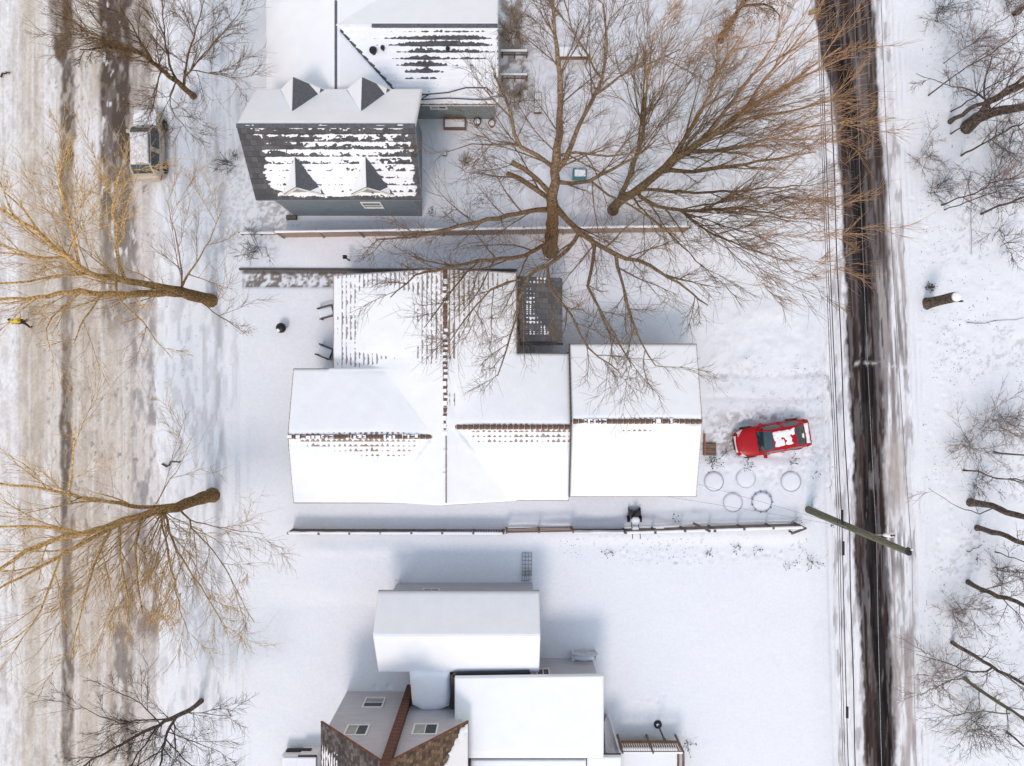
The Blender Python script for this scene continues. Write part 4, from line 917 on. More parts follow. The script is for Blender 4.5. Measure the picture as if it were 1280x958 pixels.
def make_tree(name, base, limbs, label, bark, twigbark=None, seed=1, group=None, cat='tree', dens=1.0, blen=3.0, up=.6, spread=.8, tw=.014, lv2=7, lv3=6, lean=None, knob=.03, start=.15, trunk_n=1):
    """base (px,py); limbs: list of [(px,py,z,r),...]; the first trunk_n are the trunk"""
    R_ = random.Random(seed); b0 = Vector(P(*base)); R = thing(name, b0, label, cat, group); tb = twigbark or bark
    tw_lines = []; br_lines = []
    for li, L in enumerate(limbs):
        pts = [Vector(P(a, b, z)) for a, b, z, r in L]; rad = [r for a, b, z, r in L]
        pts, rad = resample(pts, rad, .55)
        for i in range(1, len(pts)-1): pts[i] = pts[i]+Vector((R_.gauss(0, knob), R_.gauss(0, knob), R_.gauss(0, knob)))
        P_ = [p-b0 for p in pts]
        rr = [r*.88*(1+R_.uniform(-.09, .12)) for r in rad]
        if li < trunk_n and L[0][2] < .3: P_ = [P_[0]-Vector((0, 0, .25))]+P_; rr = [rr[0]*1.7, rr[0]*1.25]+rr[1:]
        # closing cap
        P_.append(P_[-1]+(P_[-1]-P_[-2]).normalized()*max(.01, rad[-1]*.3)); rr.append(.004)
        me = tubes('limb', [([tuple(p) for p in P_], rr)], 9 if rad[0] > .1 else 6)
        link('trunk' if li < trunk_n else 'limb', me, bark, R, smooth=True)
        n = len(pts); Ltot = sum((pts[i+1]-pts[i]).length for i in range(n-1))
        # branches off the limb
        s = 0; i0 = 0
        cnt = int(Ltot*1.15*dens)
        for k in range(cnt):
            f = start+(1-start)*(k+R_.random())/cnt if li < trunk_n else .06+.94*(k+R_.random())/cnt
            idx = min(n-2, int(f*(n-1))); p = pts[idx].lerp(pts[idx+1], R_.random()); d = (pts[idx+1]-pts[idx]).normalized()
            if p.z < 1.2 and cat == 'tree': continue
            q = perp(d); q.rotate(Matrix.Rotation(R_.uniform(0, 2*math.pi), 3, d)); 
            dd = d*(1.0-.35*spread*R_.random()) + q*spread*R_.uniform(.5, 1.1) + Vector((0, 0, .25*up))
            if lean: dd += Vector(lean)*.35
            l1 = blen*R_.uniform(.45, 1.15)*(1-.45*f); r1 = min(rad[idx]*.5, .008+.011*l1)
            ln = curve(p, dd, l1, 7, .07, up, R_); br_lines.append((ln, [r1*(1-.75*i/6) for i in range(7)]))
            for j in range(lv2):
                t = .12+.88*(j+R_.random())/lv2; ii = min(5, int(t*6)); p2 = ln[ii].lerp(ln[ii+1], R_.random()); d2 = (ln[ii+1]-ln[ii]).normalized()
                q = perp(d2); q.rotate(Matrix.Rotation(R_.uniform(0, 2*math.pi), 3, d2)); dd2 = d2*1.1+q*R_.uniform(.35, .9)*spread+Vector((0, 0, .12*up))
                if lean: dd2 += Vector(lean)*.25
                l2 = l1*R_.uniform(.3, .75)*(1.1-.5*t); l2n = curve(p2, dd2, l2, 5, .10, up, R_); tw_lines.append((l2n, [tw*1.05*(1-.5*i/4) for i in range(5)]))
                for m_ in range(lv3):
                    t3 = R_.random(); i3 = min(3, int(t3*4)); p3 = l2n[i3].lerp(l2n[i3+1], R_.random()); d3 = (l2n[i3+1]-l2n[i3]).normalized()
                    q = perp(d3); q.rotate(Matrix.Rotation(R_.uniform(0, 2*math.pi), 3, d3)); dd3 = d3*.8+q*R_.uniform(.4, 1.0)*spread
                    if lean: dd3 += Vector(lean)*.2
                    tw_lines.append((curve(p3, dd3, l2*R_.uniform(.35, .85), 3, .10, up, R_), [tw*.62, tw*.52, tw*.35]))
    loc = lambda ls: [([tuple(p-b0) for p in l], r) for l, r in ls]
    if br_lines: link('branches', tubes('branches', loc(br_lines), 5), bark, R, kind='stuff', smooth=True)
    if tw_lines: link('crown', tubes('crown', loc(tw_lines), 3), tb, R, kind='stuff')
    return R

# the big tree over the middle
make_tree('oak_tree', (688, 313), [
    [(688, 313, 0, .50), (690, 292, 3, .40), (691, 268, 5.5, .36), (691, 240, 7.4, .31), (694, 215, 8.6, .27), (697, 185, 9.6, .22), (699, 150, 10.5, .17), (700, 110, 11.5, .14), (696, 60, 12.6, .10), (690, 5, 13.8, .07), (688, -40, 14.5, .04)],
    [(690, 262, 6.0, .17), (672, 263, 6.4, .15), (635, 270, 7.2, .13), (598, 277, 8.0, .11), (560, 286, 8.8, .09), (515, 296, 9.6, .06), (470, 300, 10.4, .035)],
    [(689, 298, 3.4, .14), (668, 314, 4.6, .13), (640, 322, 5.5, .12), (600, 326, 6.4, .10), (560, 335, 7.3, .08), (520, 345, 8.2, .05), (488, 372, 9.0, .03)],
    [(694, 258, 6.3, .18), (708, 275, 7.0, .17), (724, 291, 7.6, .16), (744, 304, 8.2, .15), (770, 318, 8.8, .12), (812, 332, 9.6, .09), (850, 355, 10.3, .06), (885, 382, 11, .035)],
    [(724, 291, 7.6, .12), (710, 312, 8.0, .11), (685, 331, 8.4, .10), (660, 345, 8.8, .09), (650, 378, 9.4, .07), (640, 420, 10.1, .05), (622, 470, 10.8, .03)],
    [(744, 304, 8.2, .10), (740, 335, 8.7, .09), (735, 358, 9.1, .08), (752, 390, 9.7, .06), (775, 430, 10.4, .045), (790, 460, 10.9, .025)],
    [(770, 318, 8.8, .10), (776, 350, 9.3, .08), (785, 385, 9.9, .07), (800, 425, 10.6, .05), (820, 458, 11.1, .03)],
    [(684, 331, 8.4, .08), (690, 365, 8.9, .075), (715, 395, 9.5, .065), (735, 435, 10.2, .05), (772, 463, 10.8, .03)],
    [(650, 350, 8.8, .06), (615, 362, 9.4, .05), (585, 395, 10, .04), (560, 430, 10.6, .02)],
    [(600, 326, 6.4, .06), (575, 350, 7.2, .05), (550, 385, 8.0, .035), (530, 410, 8.6, .02)],
    [(697, 213, 8.7, .15), (706, 200, 9.2, .14), (722, 160, 10.2, .12), (738, 132, 10.9, .10), (752, 98, 11.6, .085), (758, 55, 12.5, .06), (754, 5, 13.5, .04)],
    [(745, 118, 11.2, .07), (775, 95, 11.8, .06), (810, 80, 12.4, .045), (850, 62, 13, .025)],
    [(752, 98, 11.6, .06), (735, 70, 12.2, .05), (715, 35, 13, .04), (705, 0, 13.6, .03)],
    [(693, 210, 8.6, .14), (672, 195, 9.2, .12), (650, 183, 9.8, .11), (640, 150, 10.6, .08), (633, 125, 11.2, .06), (618, 95, 12, .035)],
    [(650, 183, 9.8, .06), (620, 181, 10.2, .05), (590, 180, 10.8, .03), (560, 190, 11.3, .02)],
    [(689, 243, 7.0, .15), (672, 225, 7.4, .14), (655, 212, 7.8, .13), (640, 203, 8.1, .14)],
    [(689, 250, 6.6, .15), (668, 234, 6.9, .15), (650, 222, 7.2, .14), (634, 217, 7.4, .15)],
    [(697, 228, 8.0, .12), (715, 229, 8.4, .11), (738, 226, 8.9, .10), (765, 212, 9.6, .08), (795, 196, 10.3, .055), (820, 175, 11, .03)],
    [(738, 226, 8.9, .07), (760, 243, 9.4, .06), (800, 265, 10, .05), (850, 300, 10.8, .03)],
    [(697, 195, 9.2, .09), (720, 190, 9.7, .07), (760, 195, 10.3, .05), (800, 190, 11, .03)],
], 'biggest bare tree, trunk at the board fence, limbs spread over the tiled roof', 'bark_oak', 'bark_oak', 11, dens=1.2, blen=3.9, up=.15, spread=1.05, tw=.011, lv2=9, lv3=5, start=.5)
for k, (a, b, z) in enumerate(((640, 203, 8.1), (634, 217, 7.4))): pass

def fan(origin, base, th0, th1, R0, R1, n, z0, z1, seed, r=.05, squash=1.0):
    """long shoots leaving points of the limbs and spreading over an arc"""
    R_ = random.Random(seed); out = []
    for i in range(n):
        th = math.radians(th0+(th1-th0)*(i+.5+R_.uniform(-.3, .3))/n); ox, oy, oz = origin[R_.randrange(len(origin))]
        best_o = min(origin, key=lambda q: abs(math.atan2(-(q[1]-base[1]), q[0]-base[0])-th)+R_.uniform(0, .5)); ox, oy, oz = best_o
        RR = R_.uniform(R0, R1); ex, ey = base[0]+RR*math.cos(th), base[1]-RR*math.sin(th)*squash; ez = R_.uniform(z0, z1); mx_, my_ = (ox+ex)/2+R_.uniform(-9, 9), (oy+ey)/2+R_.uniform(-9, 9)
        out.append([(ox, oy, oz, r), ((ox*2+mx_)/3, (oy*2+my_)/3, oz+(ez-oz)*.2, r*.85), (mx_, my_, oz+(ez-oz)*.5, r*.6), ((mx_+ex)/2+R_.uniform(-5, 5), (my_+ey)/2+R_.uniform(-5, 5), oz+(ez-oz)*.77, r*.38), (ex, ey, ez, r*.15)])
    return out
# the tree leaning east with a fan of long shoots
make_tree('maple_tree', (767, 263), [
    [(766, 263, 0, .38), (772, 255, 1.4, .33), (782, 247, 2.4, .30), (800, 236, 3.7, .27), (828, 212, 5.6, .22), (858, 190, 7.3, .20), (895, 165, 9.0, .16), (930, 138, 10.5, .12), (970, 115, 12, .09), (1015, 85, 13.5, .05), (1050, 60, 14.5, .03)],
    [(772, 256, 1.2, .2), (778, 240, 2.2, .18), (786, 222, 3.4, .16), (796, 195, 5, .13), (805, 160, 7, .10), (807, 125, 9, .08), (812, 80, 11, .05), (818, 40, 12.5, .03)],
    [(812, 226, 4.6, .15), (838, 200, 6.3, .13), (862, 165, 8.2, .11), (880, 130, 10, .08), (900, 90, 11.6, .06), (925, 45, 13.2, .03)],
    [(795, 240, 3.2, .13), (812, 254, 4.2, .11), (848, 263, 5.8, .10), (890, 262, 7.5, .08), (935, 262, 9.2, .055), (985, 272, 11, .03)],
    [(828, 214, 5.4, .14), (865, 214, 7.0, .12), (910, 208, 9, .09), (960, 200, 11, .06), (1020, 190, 13, .03)],
    [(860, 190, 7.3, .12), (900, 188, 9, .09), (950, 178, 11, .06), (1010, 160, 13, .035), (1060, 150, 14.4, .02)],
    [(895, 165, 9, .10), (935, 148, 10.6, .08), (985, 140, 12.2, .05), (1045, 118, 14.2, .025)],
    [(880, 175, 8.2, .11), (905, 140, 10, .085), (940, 95, 12, .06), (975, 45, 14, .03)],
    [(930, 138, 10.5, .08), (955, 100, 12, .06), (990, 60, 13.6, .04), (1020, 20, 15, .02)],
    [(850, 263, 5.8, .07), (880, 285, 7.2, .06), (920, 305, 9, .04), (960, 320, 10.6, .02)],
    [(800, 237, 3.7, .11), (838, 239, 5.2, .09), (880, 240, 6.9, .07), (930, 238, 9, .05), (1000, 232, 11.6, .03)],
    [(790, 245, 2.8, .08), (805, 265, 4, .06), (835, 290, 5.8, .05), (870, 325, 7.6, .03), (895, 350, 9, .02)],
]+fan([(800, 236, 3.7), (828, 212, 5.6), (858, 190, 7.3), (895, 165, 9.0), (838, 200, 6.3), (862, 165, 8.2), (796, 195, 5), (848, 263, 5.8), (865, 214, 7.0), (805, 160, 7)], (767, 263), -28, 92, 225, 300, 24, 9.5, 14, 77, .038), 'bare tree leaning toward the alley with a wide fan of long shoots, sunlit orange painted into their tips', 'bark_maple', 'bark_maple', 12, dens=.82, blen=4.2, up=.3, spread=.62, tw=.0108, lv2=8, lv3=4, lean=(.35, .1, .25), start=.3)

# street trees (left)
make_tree('street_tree', (263, 376), [
    [(264, 376, 0, .44), (246, 371, 1.6, .37), (226, 365, 3.2, .31), (190, 357, 5.0, .20), (150, 350, 7.0, .18), (112, 342, 8.8, .16), (84, 322, 10.3, .14), (55, 298, 11.8, .11), (25, 277, 13.2, .08), (-15, 255, 14.6, .05)],
    [(228, 367, 3.0, .24), (195, 368, 4.8, .22), (150, 369, 7, .19), (100, 365, 9.2, .15), (60, 370, 11, .11), (20, 374, 12.6, .08), (-20, 372, 14, .05)],
    [(226, 361, 3.2, .08), (233, 348, 3.9, .07), (245, 330, 4.8, .05), (262, 300, 6, .035), (278, 262, 7.2, .02)],
    [(228, 361, 3.2, .06), (226, 330, 4.6, .045), (218, 290, 6.2, .03), (208, 250, 7.5, .02)],
    [(156, 348, 6.8, .10), (149, 330, 7.5, .09), (145, 295, 8.8, .07), (140, 255, 10, .05), (150, 215, 11.2, .03)],
    [(100, 334, 9.4, .09), (92, 300, 10.4, .08), (86, 270, 11.2, .06), (74, 232, 12.4, .04), (75, 190, 13.2, .02)],
    [(84, 322, 10.3, .08), (55, 322, 11.3, .07), (15, 318, 12.6, .05), (-20, 315, 13.6, .03)],
    [(55, 298, 11.8, .07), (30, 262, 12.8, .05), (5, 240, 13.8, .03)],
    [(145, 352, 7.1, .08), (150, 375, 7.8, .06), (178, 402, 8.6, .045), (186, 415, 9, .035), (215, 448, 9.8, .02)],
    [(100, 366, 9.2, .07), (78, 385, 10, .05), (58, 410, 11, .035), (62, 435, 11.6, .02)],
    [(128, 368, 8.1, .06), (105, 398, 9.3, .045), (92, 430, 10.4, .025)],
    [(112, 342, 8.8, .08), (70, 345, 10.4, .06), (20, 355, 12.2, .04), (-15, 352, 13.4, .03)],
    [(246, 374, 1.8, .04), (275, 395, 3, .03), (310, 420, 4.2, .015)],
]+fan([(226, 361, 3.2), (190, 357, 5), (150, 350, 7), (112, 342, 8.8), (84, 322, 10.3)], (170, 350), 88, 178, 100, 165, 8, 8, 13, 81, .035), 'bare street tree, sunlight gold painted into its upper bark, leaning left over the road, upper of the two big ones', 'bark_sunlit', 'bark_sunlit', 21, dens=.78, blen=4.0, up=.35, spread=.85, tw=.0105, lv2=8, lv3=4, lean=(-.1, .35, 0), start=.2)
make_tree('street_tree', (265, 619), [
    [(266, 619, 0, .46), (245, 625, 1.8, .38), (222, 634, 3.4, .32), (190, 640, 5.2, .23), (155, 652, 6.9, .19), (115, 665, 8.6, .16), (75, 672, 10.2, .13), (35, 690, 11.8, .10), (0, 712, 13, .08), (-30, 728, 14, .05)],
    [(226, 632, 3.2, .15), (185, 634, 5.0, .12), (150, 630, 6.6, .11), (105, 622, 8.6, .09), (60, 612, 10.4, .08), (15, 607, 12, .06), (-20, 604, 13.2, .04)],
    [(150, 654, 7, .12), (110, 676, 8.8, .11), (70, 698, 10.4, .09), (30, 720, 12, .07), (-10, 742, 13.4, .05)],
    [(110, 668, 8.8, .10), (60, 660, 10.8, .08), (20, 658, 12.2, .06), (-20, 655, 13.6, .04)],
    [(100, 622, 8.8, .06), (86, 628, 9.4, .055), (88, 590, 10.2, .05), (92, 555, 11, .03), (90, 520, 11.8, .02)],
    [(205, 640, 4.5, .09), (212, 665, 5.4, .07), (230, 700, 6.6, .055), (258, 745, 8, .035), (284, 788, 9, .02)],
    [(222, 634, 3.4, .08), (238, 650, 4.2, .06), (240, 660, 4.6, .05), (275, 700, 6, .035), (318, 778, 8, .02)],
    [(180, 645, 5.7, .09), (170, 680, 7, .07), (172, 720, 8.4, .05), (178, 770, 9.9, .03)],
    [(140, 660, 7.6, .09), (122, 695, 9, .07), (108, 740, 10.4, .05), (95, 790, 11.8, .03), (90, 830, 12.6, .02)],
    [(150, 655, 7.2, .08), (150, 695, 8.6, .06), (160, 740, 9.8, .045), (160, 790, 11, .025)],
    [(75, 698, 10.4, .06), (60, 740, 11.6, .05), (40, 780, 12.8, .035), (0, 812, 14, .02)],
    [(200, 642, 4.8, .07), (212, 700, 6.6, .05), (222, 750, 8, .035), (235, 800, 9.2, .02)],
    [(238, 650, 4.2, .04), (280, 660, 5.4, .03), (330, 668, 6.8, .015)],
    [(195, 630, 5, .04), (212, 600, 6, .03), (230, 575, 7, .018), (240, 548, 7.8, .012)],
]+fan([(190, 640, 5.2), (155, 652, 6.9), (205, 640, 4.5), (115, 665, 8.6), (140, 660, 7.6)], (180, 640), 195, 335, 110, 175, 9, 8.5, 12, 79, .035), 'bare street tree, sunlight gold painted into its upper bark, leaning left over the road, lower of the two big ones', 'bark_sunlit', 'bark_sunlit', 22, dens=.75, blen=4.0, up=.2, spread=.85, tw=.0105, lv2=8, lv3=4, lean=(-.05, -.4, 0), start=.2)
make_tree('street_tree', (241, 121), [
    [(242, 121, 0, .20), (228, 108, 2, .17), (212, 95, 3.8, .15), (196, 82, 5.6, .12), (178, 68, 7.4, .10), (160, 58, 9, .07), (130, 48, 10.8, .05), (95, 35, 12.4, .03)],
    [(230, 108, 2, .09), (232, 85, 3.4, .07), (240, 55, 5, .05), (250, 20, 6.8, .03), (262, -20, 8, .02)],
    [(232, 95, 3, .06), (255, 68, 4.4, .045), (280, 40, 5.8, .03), (300, 15, 7, .015)],
    [(220, 98, 3, .08), (210, 70, 4.8, .06), (205, 35, 6.6, .04), (202, 0, 8.2, .02)],
    [(196, 82, 5.6, .06), (172, 45, 8, .045), (150, 10, 10, .03), (135, -20, 11.4, .02)],
    [(178, 68, 7.4, .06), (140, 60, 9.6, .05), (100, 62, 11.6, .03)],
    [(202, 88, 5, .05), (195, 110, 5.8, .035), (190, 140, 6.8, .02)],
    [(220, 102, 3, .05), (212, 130, 4, .035), (235, 165, 5.2, .015)],
    [(240, 88, 3, .04), (265, 92, 4, .03), (295, 98, 5, .015)],
], 'small brown street tree behind the parked silver SUV, at the top left', 'bark_tan', 'bark_tan', 23, dens=1.7, blen=3.4, up=.5, spread=.8, tw=.0105, lv2=8, lv3=5, lean=(-.15, .1, .1), start=.3)
make_tree('street_tree', (251, 877), [
    [(252, 876, 0, .17), (235, 888, 1.6, .15), (215, 898, 3, .13), (190, 910, 4.8, .10), (160, 925, 6.6, .08), (130, 942, 8.4, .06), (95, 962, 10.4, .03)],
    [(226, 892, 2.2, .09), (212, 908, 3.6, .08), (205, 930, 5.2, .07), (200, 960, 7, .05), (190, 1000, 9, .03)],
    [(200, 905, 4, .06), (180, 930, 5.6, .05), (160, 965, 7.4, .03)],
    [(215, 900, 3, .05), (180, 900, 4.4, .04), (150, 905, 6, .03), (105, 885, 7.6, .015)],
    [(210, 915, 4, .04), (235, 925, 5, .03), (275, 940, 6.2, .015)],
    [(228, 890, 2.2, .04), (255, 893, 3.4, .03), (290, 895, 4.6, .012)],
    [(208, 925, 4.8, .04), (230, 950, 6, .03), (260, 975, 7, .015)],
    [(200, 905, 4, .04), (175, 880, 5.4, .03), (140, 862, 6.8, .015)],
], 'slender dark street tree at the bottom left corner', 'bark_grey', 'bark_grey', 24, dens=1.5, blen=3.0, up=.2, spread=.85, tw=.0105, lv2=7, lv3=5, lean=(-.1, -.2, 0), start=.3)
# tree with dry leaves at the top edge
T = make_tree('leafy_tree', (901, 52), [
    [(901, 52, 0, .2), (908, 35, 1.8, .17), (920, 18, 3.4, .15), (933, -5, 5.2, .12), (945, -40, 7.5, .08)],
    [(925, 8, 4, .09), (945, 5, 4.8, .07), (965, 8, 5.6, .05), (975, 20, 6.2, .03)],
    [(933, -2, 5, .08), (955, -10, 6.4, .05), (975, 0, 7.4, .03)]], 'small tree holding tan dead leaves, cut by the top edge', 'bark_tan', 'bark_orange', 25, dens=2, blen=1.4, spread=1, tw=.014)
def leaf_cloud(parent, b0, cents, n, sz, m, seed, name='leaves'):
    r = np.random.default_rng(seed); V = []
    per = n//len(cents)
    for (c, rad) in cents:
        p = np.array(c)-np.array(b0)+r.normal(0, 1, (per, 3))*np.array(rad)*.5; a = r.normal(0, 1, (per, 3)); a /= np.linalg.norm(a, axis=1, keepdims=True)
        b = np.cross(a, r.normal(0, 1, (per, 3))); b /= np.linalg.norm(b, axis=1, keepdims=True); s = sz*r.uniform(.6, 1.3, (per, 1))
        V.append(np.stack([p, p+(a+b*.5)*s*.6, p+a*s*1.3, p+(a-b*.5)*s*.6], 1))
    V = np.concatenate(V); me = np_mesh(name, V.reshape(-1, 3), np.arange(len(V)*4).reshape(-1, 4)); return link(name, me, m, parent, kind='stuff')
leaf_cloud(T, T.location, [(P(950, 8, 5), (.9, .7, .5)), (P(962, 22, 5.4), (.45, .5, .4)), (P(938, 25, 4.2), (.4, .5, .3)), (P(915, 28, 3), (.3, .5, .3)), (P(907, 42, 2), (.2, .35, .3)), (P(970, 0, 6), (.5, .5, .4))], 1500, .07, 'dryleaf', 5)

# woods east of the alley
def slim(name, base, r, h, label, seed, bark='bark_grey', tb='bark_rose', dens=.8, blen=1.8, wob=6, start=.25, group='bare trees in the strip east of the alley', extra=(), lean=(-.1, 0, 0), tilt=(0, 0), lv2=5, lv3=4):
    R_ = random.Random(seed); L = []; n = 6
    for k in range(n+1):
        z = h*k/n; q = ALT/(ALT-z); px = 640+(base[0]-640)*q+tilt[0]*z; py = 479+(base[1]-479)*q+tilt[1]*z
        L.append((px+(R_.uniform(-wob, wob) if k else 0)*.2, py+(R_.uniform(-wob, wob)*.45 if k else 0), z, r*(1-.75*k/n)))
    return make_tree(name, base, [L]+[list(e) for e in extra], label, bark, tb, seed, group, dens=dens*1.05, blen=blen*1.5, up=.1, spread=1.0, tw=.0115, lv2=lv2, lv3=lv3, start=start, lean=lean, knob=.04)
slim('bare_tree', (1212, 628), .24, 12, 'thick straight grey-brown trunk east of the alley, level with the pole foot', 31, dens=.3, extra=[[(1240, 636, 1.8, .04), (1215, 640, 3, .03), (1190, 628, 4, .02), (1160, 610, 4.6, .01)]])
slim('bare_tree', (1221, 660), .2, 12, 'second thick trunk directly below the first, with a darker foot', 32, dens=.3)
slim('bare_tree', (1209, 727), .17, 12, 'wavy reddish-brown trunk above the pair of slanted trunks at the lower right', 33, dens=.7, start=.1, wob=9, extra=[[(1225, 740, 1.5, .05), (1250, 745, 2.5, .04), (1280, 780, 4, .02)]])
slim('bare_tree', (1190, 803), .14, 12, 'slanted trunk at the lower right, upper of the crossing pair', 34, dens=1.2, start=.05, extra=[[(1240, 835, 4, .06), (1215, 840, 4.5, .05), (1180, 828, 5, .03), (1145, 818, 5.4, .015)]])
slim('bare_tree', (1206, 848), .13, 12, 'greenish slanted trunk at the lower right, lower of the crossing pair', 35, 'pole', dens=1.2, start=.05, extra=[[(1262, 892, 5, .05), (1230, 890, 5.4, .04), (1195, 893, 5.8, .03), (1168, 880, 6, .015)], [(1207, 849, 1, .05), (1185, 852, 2.5, .03), (1150, 870, 4, .01)]])
slim('bare_tree', (1258, 915), .07, 9, 'small twisted tree in the bottom right corner', 36, 'bark_dark', dens=2, start=.05, blen=2.2, lean=(-.5, 0, 0))
slim('sapling', (1203, 588), .06, 9, 'thin straight sapling left of the thick trunks', 37, dens=1.0, start=.2)
slim('sapling', (1241, 565), .07, 9, 'stout greenish sapling amid reddish brush above the thin one', 38, 'pole', dens=1.2)
slim('sapling', (1243, 690), .04, 7, 'thin forked sapling between the thick trunks and the wavy one', 39, 'bark_dark', dens=1.5, start=.1)
slim('bare_tree', (1187, 153), .15, 11, 'straight trunk just left of the broken hollow one at the upper right', 41, 'bark_grey', dens=.8, start=.2)
slim('sapling', (1160, 120), .05, 11, 'long thin dark sapling above the hollow trunk', 42, 'bark_dark', dens=1.2, start=.2)
slim('sapling', (1188, 140), .05, 10, 'slim dark sapling just above the hollow trunk', 43, 'bark_dark', dens=1.5, start=.2)
slim('sapling', (1188, 168), .05, 9, 'slim sapling below the hollow trunk, almost level', 44, 'bark_dark', dens=1.5, start=.2)
slim('sapling', (1201, 195), .07, 10, 'forked sapling with a bare stub low on it, upper right', 45, 'bark_grey', dens=1.6, start=.15)
slim('sapling', (1176, 257), .055, 9, 'thin dark stem crossing a second one at the right', 46, 'bark_dark', dens=1.5, start=.1)
slim('sapling', (1180, 263), .04, 8, 'thinner stem crossing from just below at the right', 47, 'bark_dark', dens=1.3, start=.1, tilt=(0, .8))
slim('bare_tree', (1226, 268), .08, 9, 'dark leaning stem at the right edge above the snowy stump', 48, 'bark_dark', dens=1.4, start=.1)
slim('sapling', (1179, 80), .03, 8, 'thinnest sapling at the upper right', 49, 'bark_dark', dens=1.6, start=.1)
# broken hollow tree
make_tree('hollow_tree', (1209, 158), [
    [(1208, 160, 0, .38), (1222, 148, .9, .36), (1240, 141, 1.9, .30), (1262, 136, 3.2, .24), (1290, 134, 4.8, .22), (1330, 125, 7, .16)],
    [(1226, 142, 1.2, .24), (1236, 128, 2.2, .20), (1256, 118, 3.3, .18), (1280, 106, 4.6, .17), (1320, 88, 7, .12)],
    [(1236, 128, 2.2, .07), (1212, 112, 3.2, .05), (1180, 106, 4, .03), (1145, 92, 4.8, .015)],
    [(1240, 141, 1.9, .07), (1230, 110, 3.2, .05), (1240, 70, 4.8, .03)],
], 'thick broken hollow trunk with a hole and split limbs at the upper right', 'bark_grey', 'bark_rose', 51, dens=.6, blen=2.2, trunk_n=2, start=.3)
for k, (b_, sc, lab, mt, n_) in enumerate((((1172, 20), 1.5, 'dark tangled shrub at the top, right of the alley', 'bark_dark', 16), ((1160, 200), 1.4, 'fine grey brush beside the alley bank, upper right', 'bark_rose', 14), ((1165, 235), 1.2, 'sparse low brush above the snowy stump', 'bark_dark', 10),
     ((1215, 550), 1.7, 'reddish brush around the thin saplings', 'bark_rose', 22), ((1250, 525), 1.8, 'dense reddish brush at the right edge', 'bark_rose', 24), ((1240, 230), 2.2, 'tangle of dark brush behind the crossing stems', 'bark_dark', 26), ((1250, 300), 1.6, 'dark brush near the right edge above the stump', 'bark_dark', 12),
     ((1222, 600), 1.0, 'small low bush left of the thick trunks', 'bark_dark', 8), ((1200, 760), 1.7, 'fine brush between the wavy trunk and the crossing pair', 'bark_rose', 20), ((1170, 850), 1.7, 'brush at the alley edge, lower right', 'bark_rose', 20), ((1215, 905), 1.9, 'brush under the twisted corner tree', 'bark_dark', 22),
     ((1245, 720), 1.5, 'fine brush right of the wavy trunk', 'bark_dark', 14), ((1210, 60), 1.9, 'open brush between the top shrub and the hollow tree', 'bark_rose', 18), ((1262, 12), 1.2, 'brush in the top right corner', 'bark_grey', 12),
     ((1250, 180), 1.9, 'brush right of the hollow trunk', 'bark_dark', 20), ((328, 316), 1.15, 'leafless dark shrub beside the low rail left of the board fence', 'bark_dark', 10), ((641, 45), 1.5, 'brown tangled shrub against the east end of the top house', 'bark_tan', 22), ((645, 125), 1.0, 'second brown shrub beside the small back steps', 'bark_tan', 14), ((292, 205), .9, 'thin shrub by the front corner of the dormered house', 'bark_dark', 10),
     ((240, 520), .01, '', '', 0))):
    if not n_: continue
    R_ = random.Random(100+k); b0 = Vector(P(*b_)); R = thing('shrub', b0, lab, 'shrub', 'leafless shrubs and brush'); ls = []; st = []
    for i in range(int(n_*.9)):
        a = R_.uniform(0, 2*math.pi); d = Vector((math.cos(a)*R_.uniform(.3, 1), math.sin(a)*R_.uniform(.3, 1), R_.uniform(.4, 1.3)))
        p0 = Vector((R_.uniform(-.35, .35)*sc, R_.uniform(-.35, .35)*sc, 0)); L1 = curve(p0, d, sc*R_.uniform(.9, 1.8), 6, .13, -.1, R_); st.append((L1, [.016*(1-.6*j/5) for j in range(6)]))
        for j in range(7):
            ii = R_.randrange(1, 5); d2 = (L1[ii+1]-L1[ii]).normalized()+Vector((R_.gauss(0, .6), R_.gauss(0, .6), R_.gauss(0, .4))); L2 = curve(L1[ii], d2, sc*R_.uniform(.25, .7), 4, .18, 0, R_); ls.append((L2, [.009, .008, .006, .005]))
            for m_ in range(3): ls.append((curve(L2[R_.randrange(1, 3)], d2+Vector((R_.gauss(0, .8), R_.gauss(0, .8), R_.gauss(0, .5))), sc*R_.uniform(.15, .35), 3, .2, 0, R_), [.008, .006, .004]))
    link('stems', tubes('stems', [([tuple(p) for p in l], r) for l, r in st], 4), mt, R, kind='stuff'); link('twigs', tubes('twigs', [([tuple(p) for p in l], r) for l, r in ls], 3), mt, R, kind='stuff')
# snow-topped standing stump
b0 = Vector(P(1158, 380)); R = thing('tree_stump', b0, 'tall standing stump with a round cap of snow, east of the alley', 'stump')
n = 16; vs = []; lv = [(0, .46), (.15, .36), (.6, .30), (1.2, .28), (1.9, .28), (2.5, .30), (2.8, .29), (2.85, .2)]
for (z, r) in lv:
    for i in range(n):
        a = 2*math.pi*i/n; rr = r*(1+.10*math.sin(3*a+1)+.05*math.sin(7*a+z)); vs.append((rr*math.cos(a), rr*math.sin(a)+.03*z, z-.08))
q = MB(); q.add(vs, [(k*n+i, k*n+(i+1) % n, (k+1)*n+(i+1) % n, (k+1)*n+i) for k in range(len(lv)-1) for i in range(n)]); q.build('trunk', 'bark_grey', R, smooth=True)
q = MB(); q.lathe((.03, .08, 2.76), [(.27, 0), (.28, .06), (.22, .12), (.10, .16)], 18); q.build('snow_cap', 'snow', R, smooth=True)
q = MB(); q.bar((.22, -.1, 2.2), (.46, -.16, 2.7), .09, .07); q.build('snag', 'bark_dark', R)
